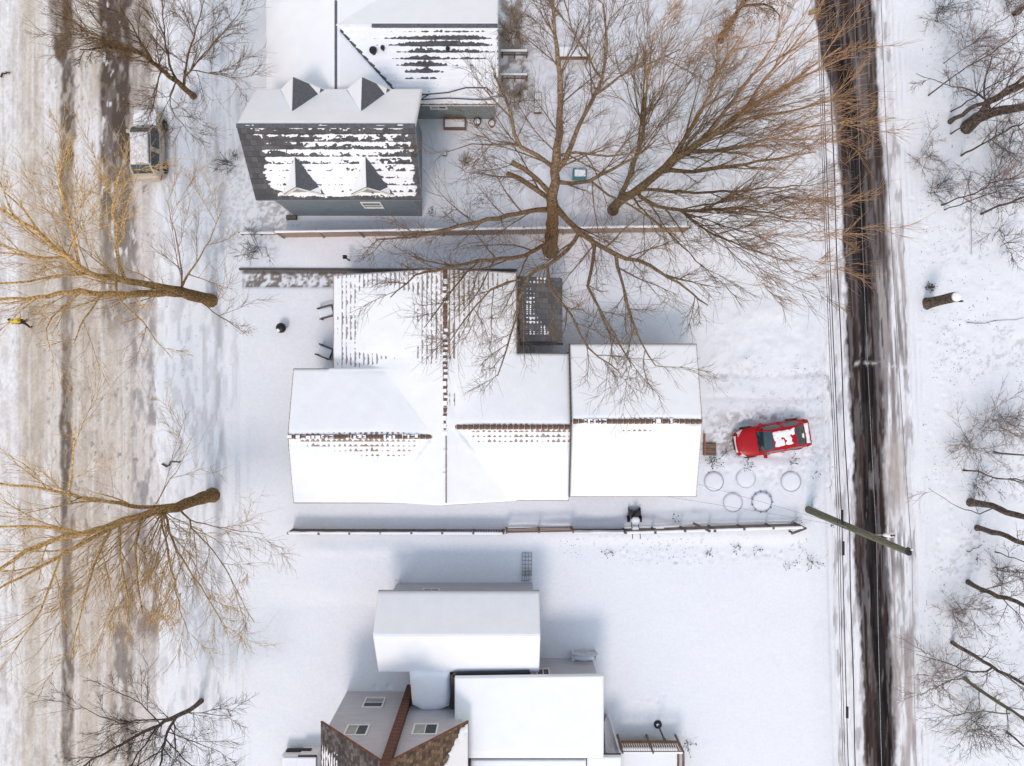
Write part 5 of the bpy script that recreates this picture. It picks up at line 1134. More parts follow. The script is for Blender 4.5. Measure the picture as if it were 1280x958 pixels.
R = thing('root_clump', P(1161, 360), 'dark clump of leaves beside the snow-capped stump', 'plant'); leaf_cloud(R, R.location, [((R.location.x, R.location.y, .25), (.28, .25, .2))], 160, .09, 'deadplant', 8); q = MB(); q.bar((0, 0, 0), (.1, .05, .4), .03, .03); q.build('stem', 'deadplant', R)
# fallen pieces on the snow
for (a, b_, r, lab) in (((1205, 405), (1280, 399), .02, 'long thin fallen branch lying below the stump'), ((205, 582), (229, 575), .06, 'short dark stick on the snow above the lower big street tree'), ((1205, 690), (1225, 682), .03, 'short twig near the second thick trunk'), ((6, 96), (14, 92), .06, 'small dark bit of debris at the far left of the street'), ((1265, 20), (1290, 5), .16, 'end of a brown log in the top right corner'),
                    ((1210, 215), (1214, 318), .02, 'bent fallen branch curving down toward the stump')):
    A = Vector(P(*a)); B = Vector(P(*b_)); R = thing('fallen_branch', A, lab, 'branch'); R_ = random.Random(int(A.x*10)); n = 7
    pts = [A.lerp(B, i/(n-1))-A+Vector((R_.uniform(-.12, .12), R_.uniform(-.12, .12), .12+r)) for i in range(n)]
    link('branch', tubes('b', [([tuple(p) for p in pts], [r*(1-.5*i/(n-1)) for i in range(n)])], 7), 'bark_grey', R, smooth=True)

# ================================================================== UTILITY POLE, LAMP, CABLES
b0 = Vector(P(1010, 637)); PO = thing('utility_pole', b0, 'greenish wooden utility pole beside the alley, seen from above as a slanting bar', 'pole')
hp = 10.65; q = MB(); q.lathe((0, 0, -.2), [(.23, 0), (.215, 2), (.19, 5), (.17, 8), (.145, hp+.15), (.08, hp+.2)], 14); q.build('pole', 'pole', PO, smooth=True)
q = MB(); q.cyl((0, 0, hp-.05), .145, .1, 14); q.cyl((.1, .12, hp-.25), .07, .3, 10); q.build('pole_cap', 'black', PO)
q = MB(); q.cyl((.10, .14, hp-.1), .05, .22, 10); q.build('insulator', 'trim', PO)
for zz in (4.3, 4.75, 5.2, 7.8):
    q = MB(); q.bar((-.22, .0, zz), (.22, .0, zz), .05, .07); q.build('bracket', 'steel', PO)
q = MB(); q.cyl((-.01, -.01, 1.6), .19, .5, 12); q.build('ground_guard', 'steel', PO)
# street lamp on its arm (a part of the pole)
q = MB(); q.bar((-.05, 0, 6.5), (.55, -.02, 6.95), .05, .05); q.bar((.55, -.02, 6.95), (.8, -.02, 7.0), .05, .05); arm = q.build('lamp_arm', 'steel', PO)
vs = []; nn = 14
for (z, s) in ((0, .75), (.06, 1), (.13, .85), (.18, .35)):
    for i in range(nn):
        a = 2*math.pi*i/nn; x = math.cos(a); y = math.sin(a); wid = .17*(.55+.45*(x+1)/2); vs.append((1.12+.36*x*s, -.02+wid*y*s, 6.93+z))
q = MB(); q.add(vs, [(k*nn+i, k*nn+(i+1) % nn, (k+1)*nn+(i+1) % nn, (k+1)*nn+i) for k in range(3) for i in range(nn)]+[tuple(range(nn))[::-1], tuple(3*nn+i for i in range(nn))]); q.build('lamp_head', 'trim', arm, smooth=True)
q = MB(); q.cyl((1.16, -.02, 7.1), .05, .09, 10); q.cyl((1.3, -.02, 7.08), .05, .07, 10); q.build('photocell', 'black', arm)
def cable(X0, z0, tilt, sag, r, m, lab, name='power_cable', span=38, wig=0):
    yb = b0.y; lines = []; pts = []
    for i in range(121):
        Y_ = -62+i*(105.0/120); k = (Y_-yb)/span; fr = k-math.floor(k); z = z0-4*sag*fr*(1-fr)
        pts.append((X0-tilt*(Y_-yb)+wig*math.sin(Y_*.7), Y_, z))
    R = thing(name, (X0, yb, z0), lab, 'cable', 'overhead cables along the alley')
    link('cable', tubes('cable', [([(a-X0, b-yb, c-z0) for a, b, c in pts], [r*1.3]*len(pts))], 5), m, R); return R
bx = b0.x
cable(bx+.1, 10.75, .045, .55, .012, 'steel', 'topmost overhead wire, right of the dark asphalt at the lower edge')
cable(bx, 7.9, .036, .35, .011, 'steel', 'pale overhead wire running down the middle of the dark asphalt')
cable(bx-.02, 5.2, .036, .3, .022, 'black', 'thick black overhead cable, rightmost of the bundle left of the alley', wig=.02)
C2 = cable(bx-.2, 4.75, .036, .3, .018, 'black', 'middle black overhead cable of the bundle left of the alley')
cable(bx-.12, 4.3, .034, .35, .014, 'black', 'lower black overhead cable of the bundle left of the alley')
cable(bx-.32, 4.5, .034, .35, .012, 'black', 'thin overhead cable, leftmost of the bundle left of the alley')
for (dy, L_) in ((.15, .7), (-1.6, .75), (-10.5, .6)):
    q = MB(); q.cyl((.036*-dy+.0, dy, .02 if dy > -5 else -.2), .07, L_, 10, axis='y'); q.build('splice_case', 'black', C2)
A = Vector((bx, b0.y, 5.3)); B = Vector((9.9, -6.0, 3.9)); 
for k, (B, nm) in enumerate(((Vector((10.3, -5.6, 3.8)), 'upper'), (Vector((8.5, -6.3, 3.7)), 'lower'))):
    R = thing('service_cable', A, 'thin %s service wire from the pole to the garage eave' % nm, 'cable', 'service wires'); n = 24
    pts = [((B-A)*(i/n)+Vector((0, 0, -1.0*4*.12*(i/n)*(1-i/n)*2))) for i in range(n+1)]
    link('cable', tubes('c', [([tuple(p) for p in pts], [.008]*(n+1))], 4), 'steel', R)

# ================================================================== CARS
def paint_mat(name, c, rough=.28, metal=.0):
    m = mat(name, c, tuple(x*.93 for x in c), 30, rough, metal=metal, spec=.5); p = m.node_tree.nodes['Principled BSDF']; p.inputs['Coat Weight'].default_value = .06; p.inputs['Specular IOR Level'].default_value = .22; p.inputs['Coat Roughness'].default_value = .08; return m
M['car_red'] = paint_mat('car_red', (.40, .002, .008), .35); M['car_tan'] = paint_mat('car_champagne', (.52, .46, .40), .35, .15)
M['car_glass'] = mat('car_glass', (.02, .045, .06), (.012, .03, .04), 3, .06, spec=.9); M['lampglass'] = mat('lamp_glass', (.72, .66, .66), (.5, .45, .45), 9, .15); M['lampred'] = mat('tail_lamp', (.35, .02, .02), (.25, .01, .01), 9, .2); M['plate'] = mat('plate', (.55, .62, .5), (.4, .45, .38), 9, .5)
def car(name, loc, ang, label, paintm, Ln, Wd, prof, belt, roof, cab, rail):
    """x forward. prof: (x, halfwidth, z_top); cab: base_rear, base_front, top_rear, top_front"""
    R = thing(name, loc, label, 'car', rz=ang)
    cs = []; 
    for (x, hw, zt) in prof:
        zb = .22 if abs(x) < Ln/2-.25 else .34
        half = [(hw*.80, zb), (hw*.97, zb+.10), (hw, zb+.30 if zt > .6 else (zb+zt)/2), (hw*.985, zt-.16), (hw*.93, zt-.05), (hw*.70, zt), (hw*.35, zt+.025)]
        cs.append([(x, y, z) for y, z in half]+[(x, 0, zt+.032)]+[(x, -y, z) for y, z in half[::-1]])
    n = len(cs[0]); vs = [p for c in cs for p in c]; fs = [(k*n+i, k*n+i+1, (k+1)*n+i+1, (k+1)*n+i) for k in range(len(cs)-1) for i in range(n-1)]+[(k*n+n-1, k*n, (k+1)*n, (k+1)*n+n-1) for k in range(len(cs)-1)]
    fs += [tuple(range(n)), tuple((len(cs)-1)*n+i for i in range(n))[::-1]]
    b = MB().add(vs, fs).build('body', paintm, R, smooth=True); ss = b.modifiers.new('s', 'SUBSURF'); ss.levels = ss.render_levels = 1
    # cabin: pillars and roof painted, glass set proud
    br, bf, tr, tf = cab; wb, wt = Wd/2*.90, Wd/2*.70
    def ring(x0, x1, w_, z): return [Vector((x0, w_, z)), Vector((x1, w_*.97, z)), Vector((x1, -w_*.97, z)), Vector((x0, -w_, z))]
    lo = ring(br, bf, wb, belt-.02); hi = ring(tr, tf, wt, roof)
    sx_ = list(np.linspace(br, tr, 6))+list(np.linspace(tr, tf, 8))[1:]+list(np.linspace(tf, bf, 7))[1:]; rows = []
    for i_, x in enumerate(sx_):
        h = (x-br)/(tr-br) if x < tr else (1 if x < tf else (bf-x)/(bf-tf)); hh = math.sin(min(1, h)*math.pi/2)**.85 if h < 1 else 1
        endk = 1-.16*(1-min(1, h*1.25))**2; b_w = wb*endk; t_w = (wb-(wb-wt)*hh)*endk; zt = belt-.03+(roof-belt+.03)*hh
        rows.append([(x, b_w, belt-.05), (x, b_w-(b_w-t_w)*.45, belt-.05+(zt-belt+.05)*.55), (x, t_w, zt-.05*hh), (x, t_w*.86, zt-.008), (x, t_w*.45, zt+.022), (x, 0, zt+.03), (x, -t_w*.45, zt+.022), (x, -t_w*.86, zt-.008), (x, -t_w, zt-.05*hh), (x, -(b_w-(b_w-t_w)*.45), belt-.05+(zt-belt+.05)*.55), (x, -b_w, belt-.05)])
    vv = [p for r_ in rows for p in r_]; parts = {'cabin': [], 'windshield': [], 'rear_window': [], 'side_window': [], 'side_window2': []}
    for i_ in range(len(rows)-1):
        for k in range(10):
            f_ = (i_*11+k, i_*11+k+1, (i_+1)*11+k+1, (i_+1)*11+k); nm = 'cabin'
            if 3 <= k <= 6 and i_ >= 12 and i_ < 18: nm = 'windshield'
            elif 3 <= k <= 6 and 1 <= i_ < 5: nm = 'rear_window'
            elif k in (0, 1) and 3 <= i_ <= 15 and i_ not in (8,): nm = 'side_window'
            elif k in (8, 9) and 3 <= i_ <= 15 and i_ not in (8,): nm = 'side_window2'
            parts[nm].append(f_)
    for nm, fl in parts.items():
        us = sorted(set(i for f_ in fl for i in f_)); mp_ = {a_: b_ for b_, a_ in enumerate(us)}
        MB().add([vv[i] for i in us], [tuple(mp_[i] for i in f_) for f_ in fl]).build(nm.rstrip('2'), paintm if nm == 'cabin' else 'car_glass', R, smooth=True)
    def panel(nm, a, b_, c2, d, m, ins=.07, off=.012, segs=6, bow=.04):
        a, b_, c2, d = map(Vector, (a, b_, c2, d)); cen = (a+b_+c2+d)/4; nrm = (b_-a).cross(d-a).normalized()
        if nrm.dot(cen-Vector((0, 0, (belt+roof)/2-.3))) < 0: nrm = -nrm
        q = []; 
        for j in range(segs+1):
            for i in range(segs+1):
                s, t = ins+(1-2*ins)*i/segs, ins+(1-2*ins)*j/segs; p = (a*(1-s)+b_*s)*(1-t)+(d*(1-s)+c2*s)*t
                q.append(p+nrm*(off+bow*4*(s*(1-s))*.3))
        k = segs+1; me = MB().add(q+[p-nrm*(off*.9+bow*.3) for p in q], [(j*k+i, j*k+i+1, (j+1)*k+i+1, (j+1)*k+i) for j in range(segs) for i in range(segs)]+
             [(i, i+1, k*k+i+1, k*k+i) for i in range(segs)]+[(segs*k+i, segs*k+i+1, k*k+segs*k+i+1, k*k+segs*k+i) for i in range(segs)]+[(j*k, (j+1)*k, k*k+(j+1)*k, k*k+j*k) for j in range(segs)]+[(j*k+segs, (j+1)*k+segs, k*k+(j+1)*k+segs, k*k+j*k+segs) for j in range(segs)])
        return me.build(nm, m, R, smooth=False)
    for s in (0, 1):
        l0, l1, h0, h1 = (lo[0], lo[1], hi[0], hi[1]) if s == 0 else (lo[3], lo[2], hi[3], hi[2])
        lm = l0.lerp(l1, .5); hm = h0.lerp(h1, .48)
        sg = 1 if s == 0 else -1
        q = MB(); q.box(bf-.42, bf-.22, sg*(Wd/2-.06) if sg > 0 else -(Wd/2+.14), Wd/2+.14 if sg > 0 else -(Wd/2-.06), belt+.0, belt+.13); bevel(q.build('mirror', paintm, R), .03)
        q = MB(); xs = Ln/2-.2; q.prism([(xs-.38, sg*Wd/2*.92, .66), (xs, sg*Wd/2*.80, .60), (xs+.07, sg*Wd/2*.50, .60), (xs-.05, sg*Wd/2*.50, .72), (xs-.2, sg*Wd/2*.72, .745)], (0, 0, .03)); q.build('headlight', 'lampglass', R)
        q = MB(); xs = -Ln/2+.05; q.prism([(xs+.28, sg*Wd/2*.94, .66), (xs-.02, sg*Wd/2*.84, .66), (xs-.05, sg*Wd/2*.55, .70), (xs+.06, sg*Wd/2*.55, .80), (xs+.2, sg*Wd/2*.86, .80)], (0, 0, .05)); q.build('taillight', 'lampred', R)
        for wx in (Ln/2-.88, -Ln/2+.86):
            yy = sg*(Wd/2-.10); q = MB(); prof_ = [(.20, -.1), (.31, -.1), (.33, -.06), (.33, .06), (.31, .1), (.20, .1)]
            vs = []; nn = 20
            for (r, d) in prof_:
                for i in range(nn): a = 2*math.pi*i/nn; vs.append((wx+r*math.cos(a), yy+d, .33+r*math.sin(a)))
            q.add(vs, [(k*nn+i, k*nn+(i+1) % nn, ((k+1) % 6)*nn+(i+1) % nn, ((k+1) % 6)*nn+i) for k in range(6) for i in range(nn)]); wh = q.build('wheel', 'rubber', R, smooth=True)
            q = MB(); q.cyl((wx, yy-.05, .33), .2, .13, 18, axis='y')
            for k in range(5): a = 2*math.pi*k/5; q.bar((wx, yy+sg*.09, .33), (wx+.18*math.cos(a), yy+sg*.09, .33+.18*math.sin(a)), .04, .03)
            q.build('rim', 'steel', wh)
            # arch lip
            q = MB(); an = np.linspace(0, math.pi, 9)
            for k in range(8): q.bar((wx+.37*math.cos(an[k]), sg*(Wd/2-.005), .34+.37*math.sin(an[k])), (wx+.37*math.cos(an[k+1]), sg*(Wd/2-.005), .34+.37*math.sin(an[k+1])), .03, .02)
            q.build('wheel_arch', 'black', R)
        for xx in (.45, -.45): q = MB(); q.box(xx-.09, xx+.09, sg*(Wd/2+.005)-.015, sg*(Wd/2+.005)+.015, belt-.18, belt-.14); q.build('door_handle', paintm, R)
        if rail: q = MB(); q.bar((tr+.1, sg*wt*.92, roof+.05), (tf-.1, sg*wt*.92, roof+.05), .04, .04); q.build('roof_rail', 'black', R)
    q = MB(); q.box(Ln/2-.03, Ln/2+.02, -.35, .35, .36, .52); q.build('grille', 'black', R)
    q = MB(); q.box(Ln/2-.12, Ln/2+.0, -.5, .5, .60, .66); q.build('nose_trim', 'lampglass', R)
    q = MB(); q.box(-Ln/2-.03, -Ln/2+.03, -.25, .25, .48, .60); q.build('licence_plate', 'plate', R)
    q = MB(); q.bar((bf+.02, -.55, belt+.03), (bf-.16, .05, belt+.12), .02, .02); q.bar((bf+.02, .05, belt+.03), (bf-.16, .55, belt+.12), .02, .02); q.build('wiper', 'black', R)
    return R, lo, hi
def snow_patch(R, poly, z, seed, nm='snow', cut=.0, thick=.04, n=26, zf=None):
    """a snow film over a rectangle (x0,x1,y0,y1), patchy where the noise is low"""
    x0, x1, y0, y1 = poly; X_, Y_ = np.meshgrid(np.linspace(x0, x1, n), np.linspace(y0, y1, n)); f = fbm(X_*3.0+seed, Y_*3.0, seed, 4)
    ed = np.minimum(np.minimum(X_-x0, x1-X_), np.minimum(Y_-y0, y1-Y_)); t = thick*sst(0, .12, ed+.10*(f-.5)*(1 if cut > .01 else .3))*2-thick + (f-.5)*.19*(1 if cut else .2) - cut
    zz = (z if zf is None else zf(X_, Y_)) + t
    me = grid_mesh(nm, X_, Y_, zz); return link(nm, me, 'snow' if cut > .01 else 'snow_dirty', R, smooth=True)
# red car
prof = [(-2.27, .60, .72), (-2.22, .74, .86), (-1.9, .86, .95), (-1.3, .89, .96), (-.5, .90, .93), (.5, .90, .92), (.95, .90, .93), (1.5, .88, .84), (1.95, .82, .76), (2.18, .70, .66), (2.28, .52, .58)]
RC, lo, hi = car('parked_car', (15.62, -3.32, .02), math.atan2(-.17, -.985), 'red hatchback with dark windshield and patchy snow on its roof, parked by the garage', 'car_red', 4.55, 1.82, prof, .92, 1.43, (-1.95, 1.02, -1.15, .25), False)
snow_patch(RC, (-1.15, .26, -.56, .50), 1.445, 4, 'roof_snow', .036, .045, 60, zf=lambda x, y: 1.458-.10*y*y)
snow_patch(RC, (-2.1, -1.75, -.6, .6), .985, 5, 'boot_snow', .025, .03, 30)
snow_patch(RC, (-1.75, -1.2, -.5, .5), 0, 7, 'window_snow', .055, .04, 34, zf=lambda x, y: .90+.51*np.sin(np.clip((x+1.95)/.8, 0, 1)*1.57)**.85+.03)
# silver SUV
prof = [(-2.15, .66, .80), (-2.1, .80, .98), (-1.7, .86, 1.05), (-1.0, .88, 1.04), (.4, .89, 1.02), (.95, .89, 1.03), (1.4, .88, .99), (1.8, .82, .93), (2.05, .70, .82), (2.13, .55, .70)]
SC, lo, hi = car('parked_car', (-21.82, 14.28, .03), math.radians(91), 'champagne silver SUV with snow on roof and bonnet, parked at the street edge', 'car_tan', 4.28, 1.82, prof, 1.04, 1.64, (-2.0, 1.0, -1.5, .42), True)
snow_patch(SC, (-1.5, .45, -.60, .60), 1.66, 13, 'roof_snow', .004, .06, 40, zf=lambda x, y: 1.665-.08*y*y)
snow_patch(SC, (1.02, 2.0, -.68, .68), 1.06, 15, 'bonnet_snow', .012, .04, 30, zf=lambda x, y: 1.07-.12*np.clip((x-1.2)/.8, 0, 1)**1.5)

# ================================================================== SMALL YARD THINGS
# ring planters beside the red car
for k, (a, b_, r, h, lab) in enumerate(((892, 602, .60, .30, 'leftmost snow-filled ring planter, by the garage corner'), (932, 598, .60, .22, 'faint snow-filled ring planter in the upper row, left of centre'), (988, 602, .62, .32, 'well-defined ring planter in the upper row, under the rear of the red car'), (915.5, 628, .60, .30, 'ring planter in the lower row, nearest the garage'),
        (951.5, 627, .62, .42, 'ring planter with a notched grey rim, right one of the lower row'), (1033, 604, .32, .2, 'small half-buried ring near the alley edge'), (1021, 628, .38, .3, 'small dark-rimmed ring just above the utility pole foot'))):
    h *= .42; R = thing('ring_planter', P(a, b_), lab, 'planter', 'round planters beside the drive')
    q = MB(); t = .022; q.lathe((0, 0, 0), [(r, -.05), (r, h), (r-t, h), (r-t, h-.1)], 40); q.build('rim', 'tank', R, smooth=False)
    q = MB(); q.lathe((0, 0, 0), [(r-t*1.2, h-.12), (r-.05, h-.03), (r*.7, h-.012), (r*.35, h+.0), (.05, h+.0)], 40); q.build('snow_fill', 'snow_yard', R, smooth=True)
    q = MB(); q.lathe((.0, .0, 0), [(r+.16, .02), (r+.05, .07), (r+.005, .12)], 40); 
    if k == 4:
        for i in range(11):
            an = i*2*math.pi/11; c_ = Vector((math.cos(an)*r, math.sin(an)*r, h)); q2 = MB(); q2.box(c_.x-.05, c_.x+.05, c_.y-.05, c_.y+.05, h-.04, h+.02); q2.build('clip', 'steel', R)
# dead plants
dp = [((892, 577), 26, .45, 'dark dead perennial above the leftmost planter'), ((934, 581), 12, .3, 'dead stalks above the faint planter'), ((990, 577), 10, .35, 'dead stalks below the red car rear'), ((1017, 592), 6, .22, 'tiny dead plant right of the planters'), ((945, 688), 8, .3, 'dead stalks in the lower yard near the fence, left one'), ((922, 684), 10, .35, 'seed heads south of the split rail fence'),
      ((1014, 702), 14, .5, 'spindly dead plant left of the utility pole shadow side'), ((984, 704), 7, .3, 'small dead stalks in the lower yard'), ((885, 690), 9, .3, 'stalks poking from the snow south of the snow blower'), ((908, 565), 10, .35, 'brown tuft in front of the red car bumper'), ((992, 652), 8, .35, 'weed stalks at the east end of the fence'), ((845, 648), 5, .3, 'single weed in the snow beside the split rail fence'),
      ((1040, 655), 5, .2, 'weed by the pole foot'), ((1220, 700), 8, .4, 'seed heads below the thick trunks'), ((582, 203), 60, .5, 'tuft of tan ornamental grass behind the dormered house'), ((600, 252), 10, .3, 'thin weeds in the back yard'), ((760, 690), 8, .3, 'stalks just south of the drifted fence'), ((1235, 760), 8, .3, 'weeds right of the wavy trunk'), ((858, 930), 16, .4, 'grassy weeds at the right end of the deck'), ((540, 268), 9, .3, 'weeds near the wall of the dormered house')]
for k, (b_, n_, h, lab) in enumerate(dp):
    R_ = random.Random(300+k); R = thing('dead_plant', P(*b_), lab, 'plant', 'dead plants poking out of the snow'); ls = []; hd = MB(); g = n_ == 60
    for i in range(n_):
        a = R_.uniform(0, 6.28); l = curve(Vector((R_.gauss(0, .12), R_.gauss(0, .12), 0)), Vector((math.cos(a)*.7, math.sin(a)*.7, .8)), h*R_.uniform(.8, 1.5), 4, .12, -.4 if g else -.1, R_); ls.append((l, [.012, .010, .008, .006]))
        if not g: c_ = l[-1]; s = R_.uniform(.025, .055); hd.add([c_+Vector((s, 0, 0)), c_+Vector((0, s, 0)), c_+Vector((-s, 0, 0)), c_+Vector((0, -s, 0)), c_+Vector((0, 0, s)), c_-Vector((0, 0, s))], [(0, 1, 4), (1, 2, 4), (2, 3, 4), (3, 0, 4), (1, 0, 5), (2, 1, 5), (3, 2, 5), (0, 3, 5)])
    link('stems', tubes('st', [([tuple(p) for p in l], r) for l, r in ls], 4), 'drygrass' if g else 'deadplant', R, kind='stuff')
    if not g: hd.build('seed_heads', 'deadplant', R, kind='stuff')
def litter(name, rects, n, sz, m, lab, seed):
    r_ = np.random.default_rng(seed); V = []
    for (x0, x1, y0, y1) in rects:
        k = n//len(rects); px = r_.uniform(x0, x1, k*3); py = r_.uniform(y0, y1, k*3); c = np.array([P(a, b) for a, b in zip(px, py)]); f = fbm(c[:, 0]*.8, c[:, 1]*.8, seed, 3); c = c[np.argsort(-f)][:k]
        c[:, 2] = ground_height(c[:, 0], c[:, 1])+.055; a = r_.uniform(0, 6.28, k); s = sz*r_.uniform(.4, 1.3, k); el = r_.uniform(.3, 1, k)
        d = np.stack([np.cos(a)*s, np.sin(a)*s, r_.uniform(-.01, .03, k)], -1); e = np.stack([-np.sin(a)*s*el*.6, np.cos(a)*s*el*.6, r_.uniform(-.01, .03, k)], -1); V.append(np.stack([c-d, c-e, c+d, c+e], 1))
    V = np.concatenate(V); link(name, np_mesh(name, V.reshape(-1, 3), np.arange(len(V)*4).reshape(-1, 4)), m, kind='stuff', label=lab)
litter('leaf_litter', [(1150, 1280, 0, 480), (1150, 1280, 480, 958)], 1500, .045, 'deadplant', 'dark leaf litter strewn over the snow east of the alley', 3)
litter('yard_litter', [(870, 1050, 440, 610), (700, 1040, 672, 705), (560, 900, 130, 330), (196, 300, 0, 958)], 900, .04, 'deadplant', 'dark specks of debris on the yard and verge snow', 4)
# wooden steps and lumber at the garage end
R = thing('wooden_step', P(885, 562), 'short brown timber landing against the east end of the garage', 'step')
for k in range(5): q = MB(); q.box(-.35, .45, -.35+k*.15, -.22+k*.15, .16, .20); q.build('plank', 'wood', R)
q = MB(); q.box(-.33, .43, -.34, .4, 0, .158); q.build('frame', 'trim_dark', R)
q = MB(); q.box(-.35, -.28, -.3, 1.0, .2, .5); q.build('side_board', 'terracotta', R)
# snow blower by the fence
R = thing('snow_blower', P(792, 650), 'black two-wheeled snow blower half covered with snow beside the fence', 'snow blower')
q = MB(); q.prism([(-.34, .35, .06), (.34, .35, .06), (.34, .72, .06), (.34, .78, .25), (.34, .6, .5), (.34, .35, .5)][0:2]+[(.34, .35, .46), (-.34, .35, .46)], (0, .06, 0)); q.box(-.36, -.32, .35, .78, .04, .44); q.box(.32, .36, .35, .78, .04, .44); q.box(-.36, .36, .35, .62, .44, .47); q.build('auger_housing', 'black', R)
q = MB(); q.cyl((-.31, .58, .22), .05, .62, 10, axis='x')
for k in range(8): a = k*.9; q.bar((-.27+k*.077, .58, .22), (-.27+k*.077, .58+.15*math.cos(a), .22+.15*math.sin(a)), .03, .05)
q.build('auger', 'steel', R)
q = MB(); q.cyl((0, .38, .5), .10, .32, 12, .08); q.bar((0, .4, .8), (.05, .62, .95), .17, .04); q.build('chute', 'black', R)
q = MB(); q.box(-.2, .2, -.12, .32, .3, .62); bevel(q.build('engine', 'black', R), .04)
q = MB(); q.lathe((0, .07, .6), [(.25, 0), (.27, .06), (.20, .14), (.08, .17)], 18); q.build('engine_snow', 'snow', R, smooth=True)
q = MB(); q.lathe((-.02, -.42, .72), [(.2, 0), (.22, .05), (.15, .10)], 16); q.build('console_snow', 'snow', R, smooth=True)
q = MB(); q.box(-.2, .2, -.52, -.32, .66, .73); q.build('console', 'black', R)
for sx in (-1, 1):
    q = MB(); q.cyl((sx*.36-.08, .1, .2), .2, .16, 18, axis='x'); w_ = q.build('wheel', 'rubber', R); q = MB(); q.cyl((sx*.36-.09, .1, .2), .09, .18, 12, axis='x'); q.build('hub', 'steel', w_)
    q = MB(); q.bar((sx*.2, -.05, .35), (sx*.23, -.75, .95), .035, .035); q.bar((sx*.23, -.75, .95), (sx*.23, -.95, .95), .04, .04); q.build('handle', 'black', R)
# kettle by the west lawn
R = thing('kettle_grill', P(355, 411), 'small round black kettle grill alone on the west lawn', 'grill')
q = MB(); q.lathe((0, 0, .30), [(.10, 0), (.24, .06), (.30, .2), (.31, .26)], 22); q.build('bowl', 'black', R, smooth=True)
q = MB(); q.lathe((0, 0, .565), [(.31, 0), (.27, .12), (.16, .2), (.04, .22)], 22); q.cyl((0, 0, .78), .03, .06, 8); q.build('lid', 'black', R, smooth=True)
for k in range(3): a = k*2.094+.4; q = MB(); q.bar((.15*math.cos(a), .15*math.sin(a), .33), (.27*math.cos(a), .27*math.sin(a), -.02), .03, .03); q.build('leg', 'steel', R)
q = MB(); q.lathe((-.10, -.14, .73), [(.12, -.05), (.11, .02), (.05, .05)], 12); q.build('snow', 'snow', R, smooth=True)
# garden chairs at the porch
for (c_, an, lab) in ((P(412, 391), math.radians(195), 'upper garden chair with dark armrests poking out from the west eave'), (P(410, 441), math.radians(158), 'lower garden chair with dark armrests beside the wing corner')):
    R = thing('garden_chair', c_, lab, 'chair', 'garden chairs under the west eave', an)
    for s in (-1, 1):
        q = MB(); q.box(-.35, .55, s*.33-.045, s*.33+.045, .58, .61); q.build('armrest', 'trim_dark', R); q = MB(); q.box(.45, .51, s*.33-.03, s*.33+.03, 0, .578); q.build('leg', 'trim_dark', R); q = MB(); q.box(-.35, -.29, s*.33-.03, s*.33+.03, 0, .578); q.build('leg', 'trim_dark', R)
    q = MB(); q.prism([(-.35, -.28, .28), (.48, -.28, .40), (.48, .28, .40), (-.35, .28, .28)], (0, 0, .03)); q.build('seat', 'wood_grey', R)
    for k in range(5): q = MB(); y_ = -.24+k*.12; q.prism([(-.32, y_-.05, .3), (-.32, y_+.05, .3), (-.62, y_+.055, 1.0+.04*(2-abs(k-2))), (-.62, y_-.055, 1.0+.04*(2-abs(k-2)))], (-.02, 0, -.01)); q.build('back_slat', 'wood_grey', R)
    q = MB(); q.prism([(-.3, -.27, .32), (.5, -.27, .44), (.5, .27, .44), (-.3, .27, .32)], (0, 0, .12)); bevel(q.build('seat_snow', 'snow', R), .05, 3)
# trellis pieces lying on the snow
R = thing('garden_trellis', P(658.5, 704), 'grey grid trellis lying flat on the snow above the low house', 'trellis'); q = MB(); 
for xx in np.linspace(-.28, .28, 4): q = MB(); q.box(xx-.016, xx+.016, -.75, .68, .14, .165); q.build('upright', 'steel', R)
for yy in np.linspace(-.72, .66, 7): q = MB(); q.box(-.30, .30, yy-.016, yy+.016, .166, .19); q.build('crossbar', 'steel', R)
R = thing('plant_support', P(658.5, 719), 'crooked grey wire frame lying at the foot of the trellis', 'trellis'); R_ = random.Random(3)
for k in range(5): q = MB(); xx = -.28+k*.14; q.bar((xx+R_.uniform(-.05, .05), -.35, .2), (xx+R_.uniform(-.1, .1), .32, .23), .03, .03); q.build('wire', 'steel', R)
for yy in (-.3, .1, .3): q = MB(); q.bar((-.33, yy, .22), (.32, yy+R_.uniform(-.08, .08), .22), .025, .025); q.build('wire', 'steel', R)
# black peg by the fence north-west
R = thing('bird_feeder', P(437, 326), 'small black hooded feeder post between the board fence and tiled roof', 'bird feeder'); q = MB(); q.cyl((0, 0, 0), .045, 1.1, 10); q.build('post', 'black', R); q = MB(); q.prism([(-.12, -.1, 1.1), (.12, -.1, 1.1), (.12, -.1, 1.25), (0, -.1, 1.38), (-.12, -.1, 1.25)], (0, .2, 0)); q.build('hood', 'black', R)
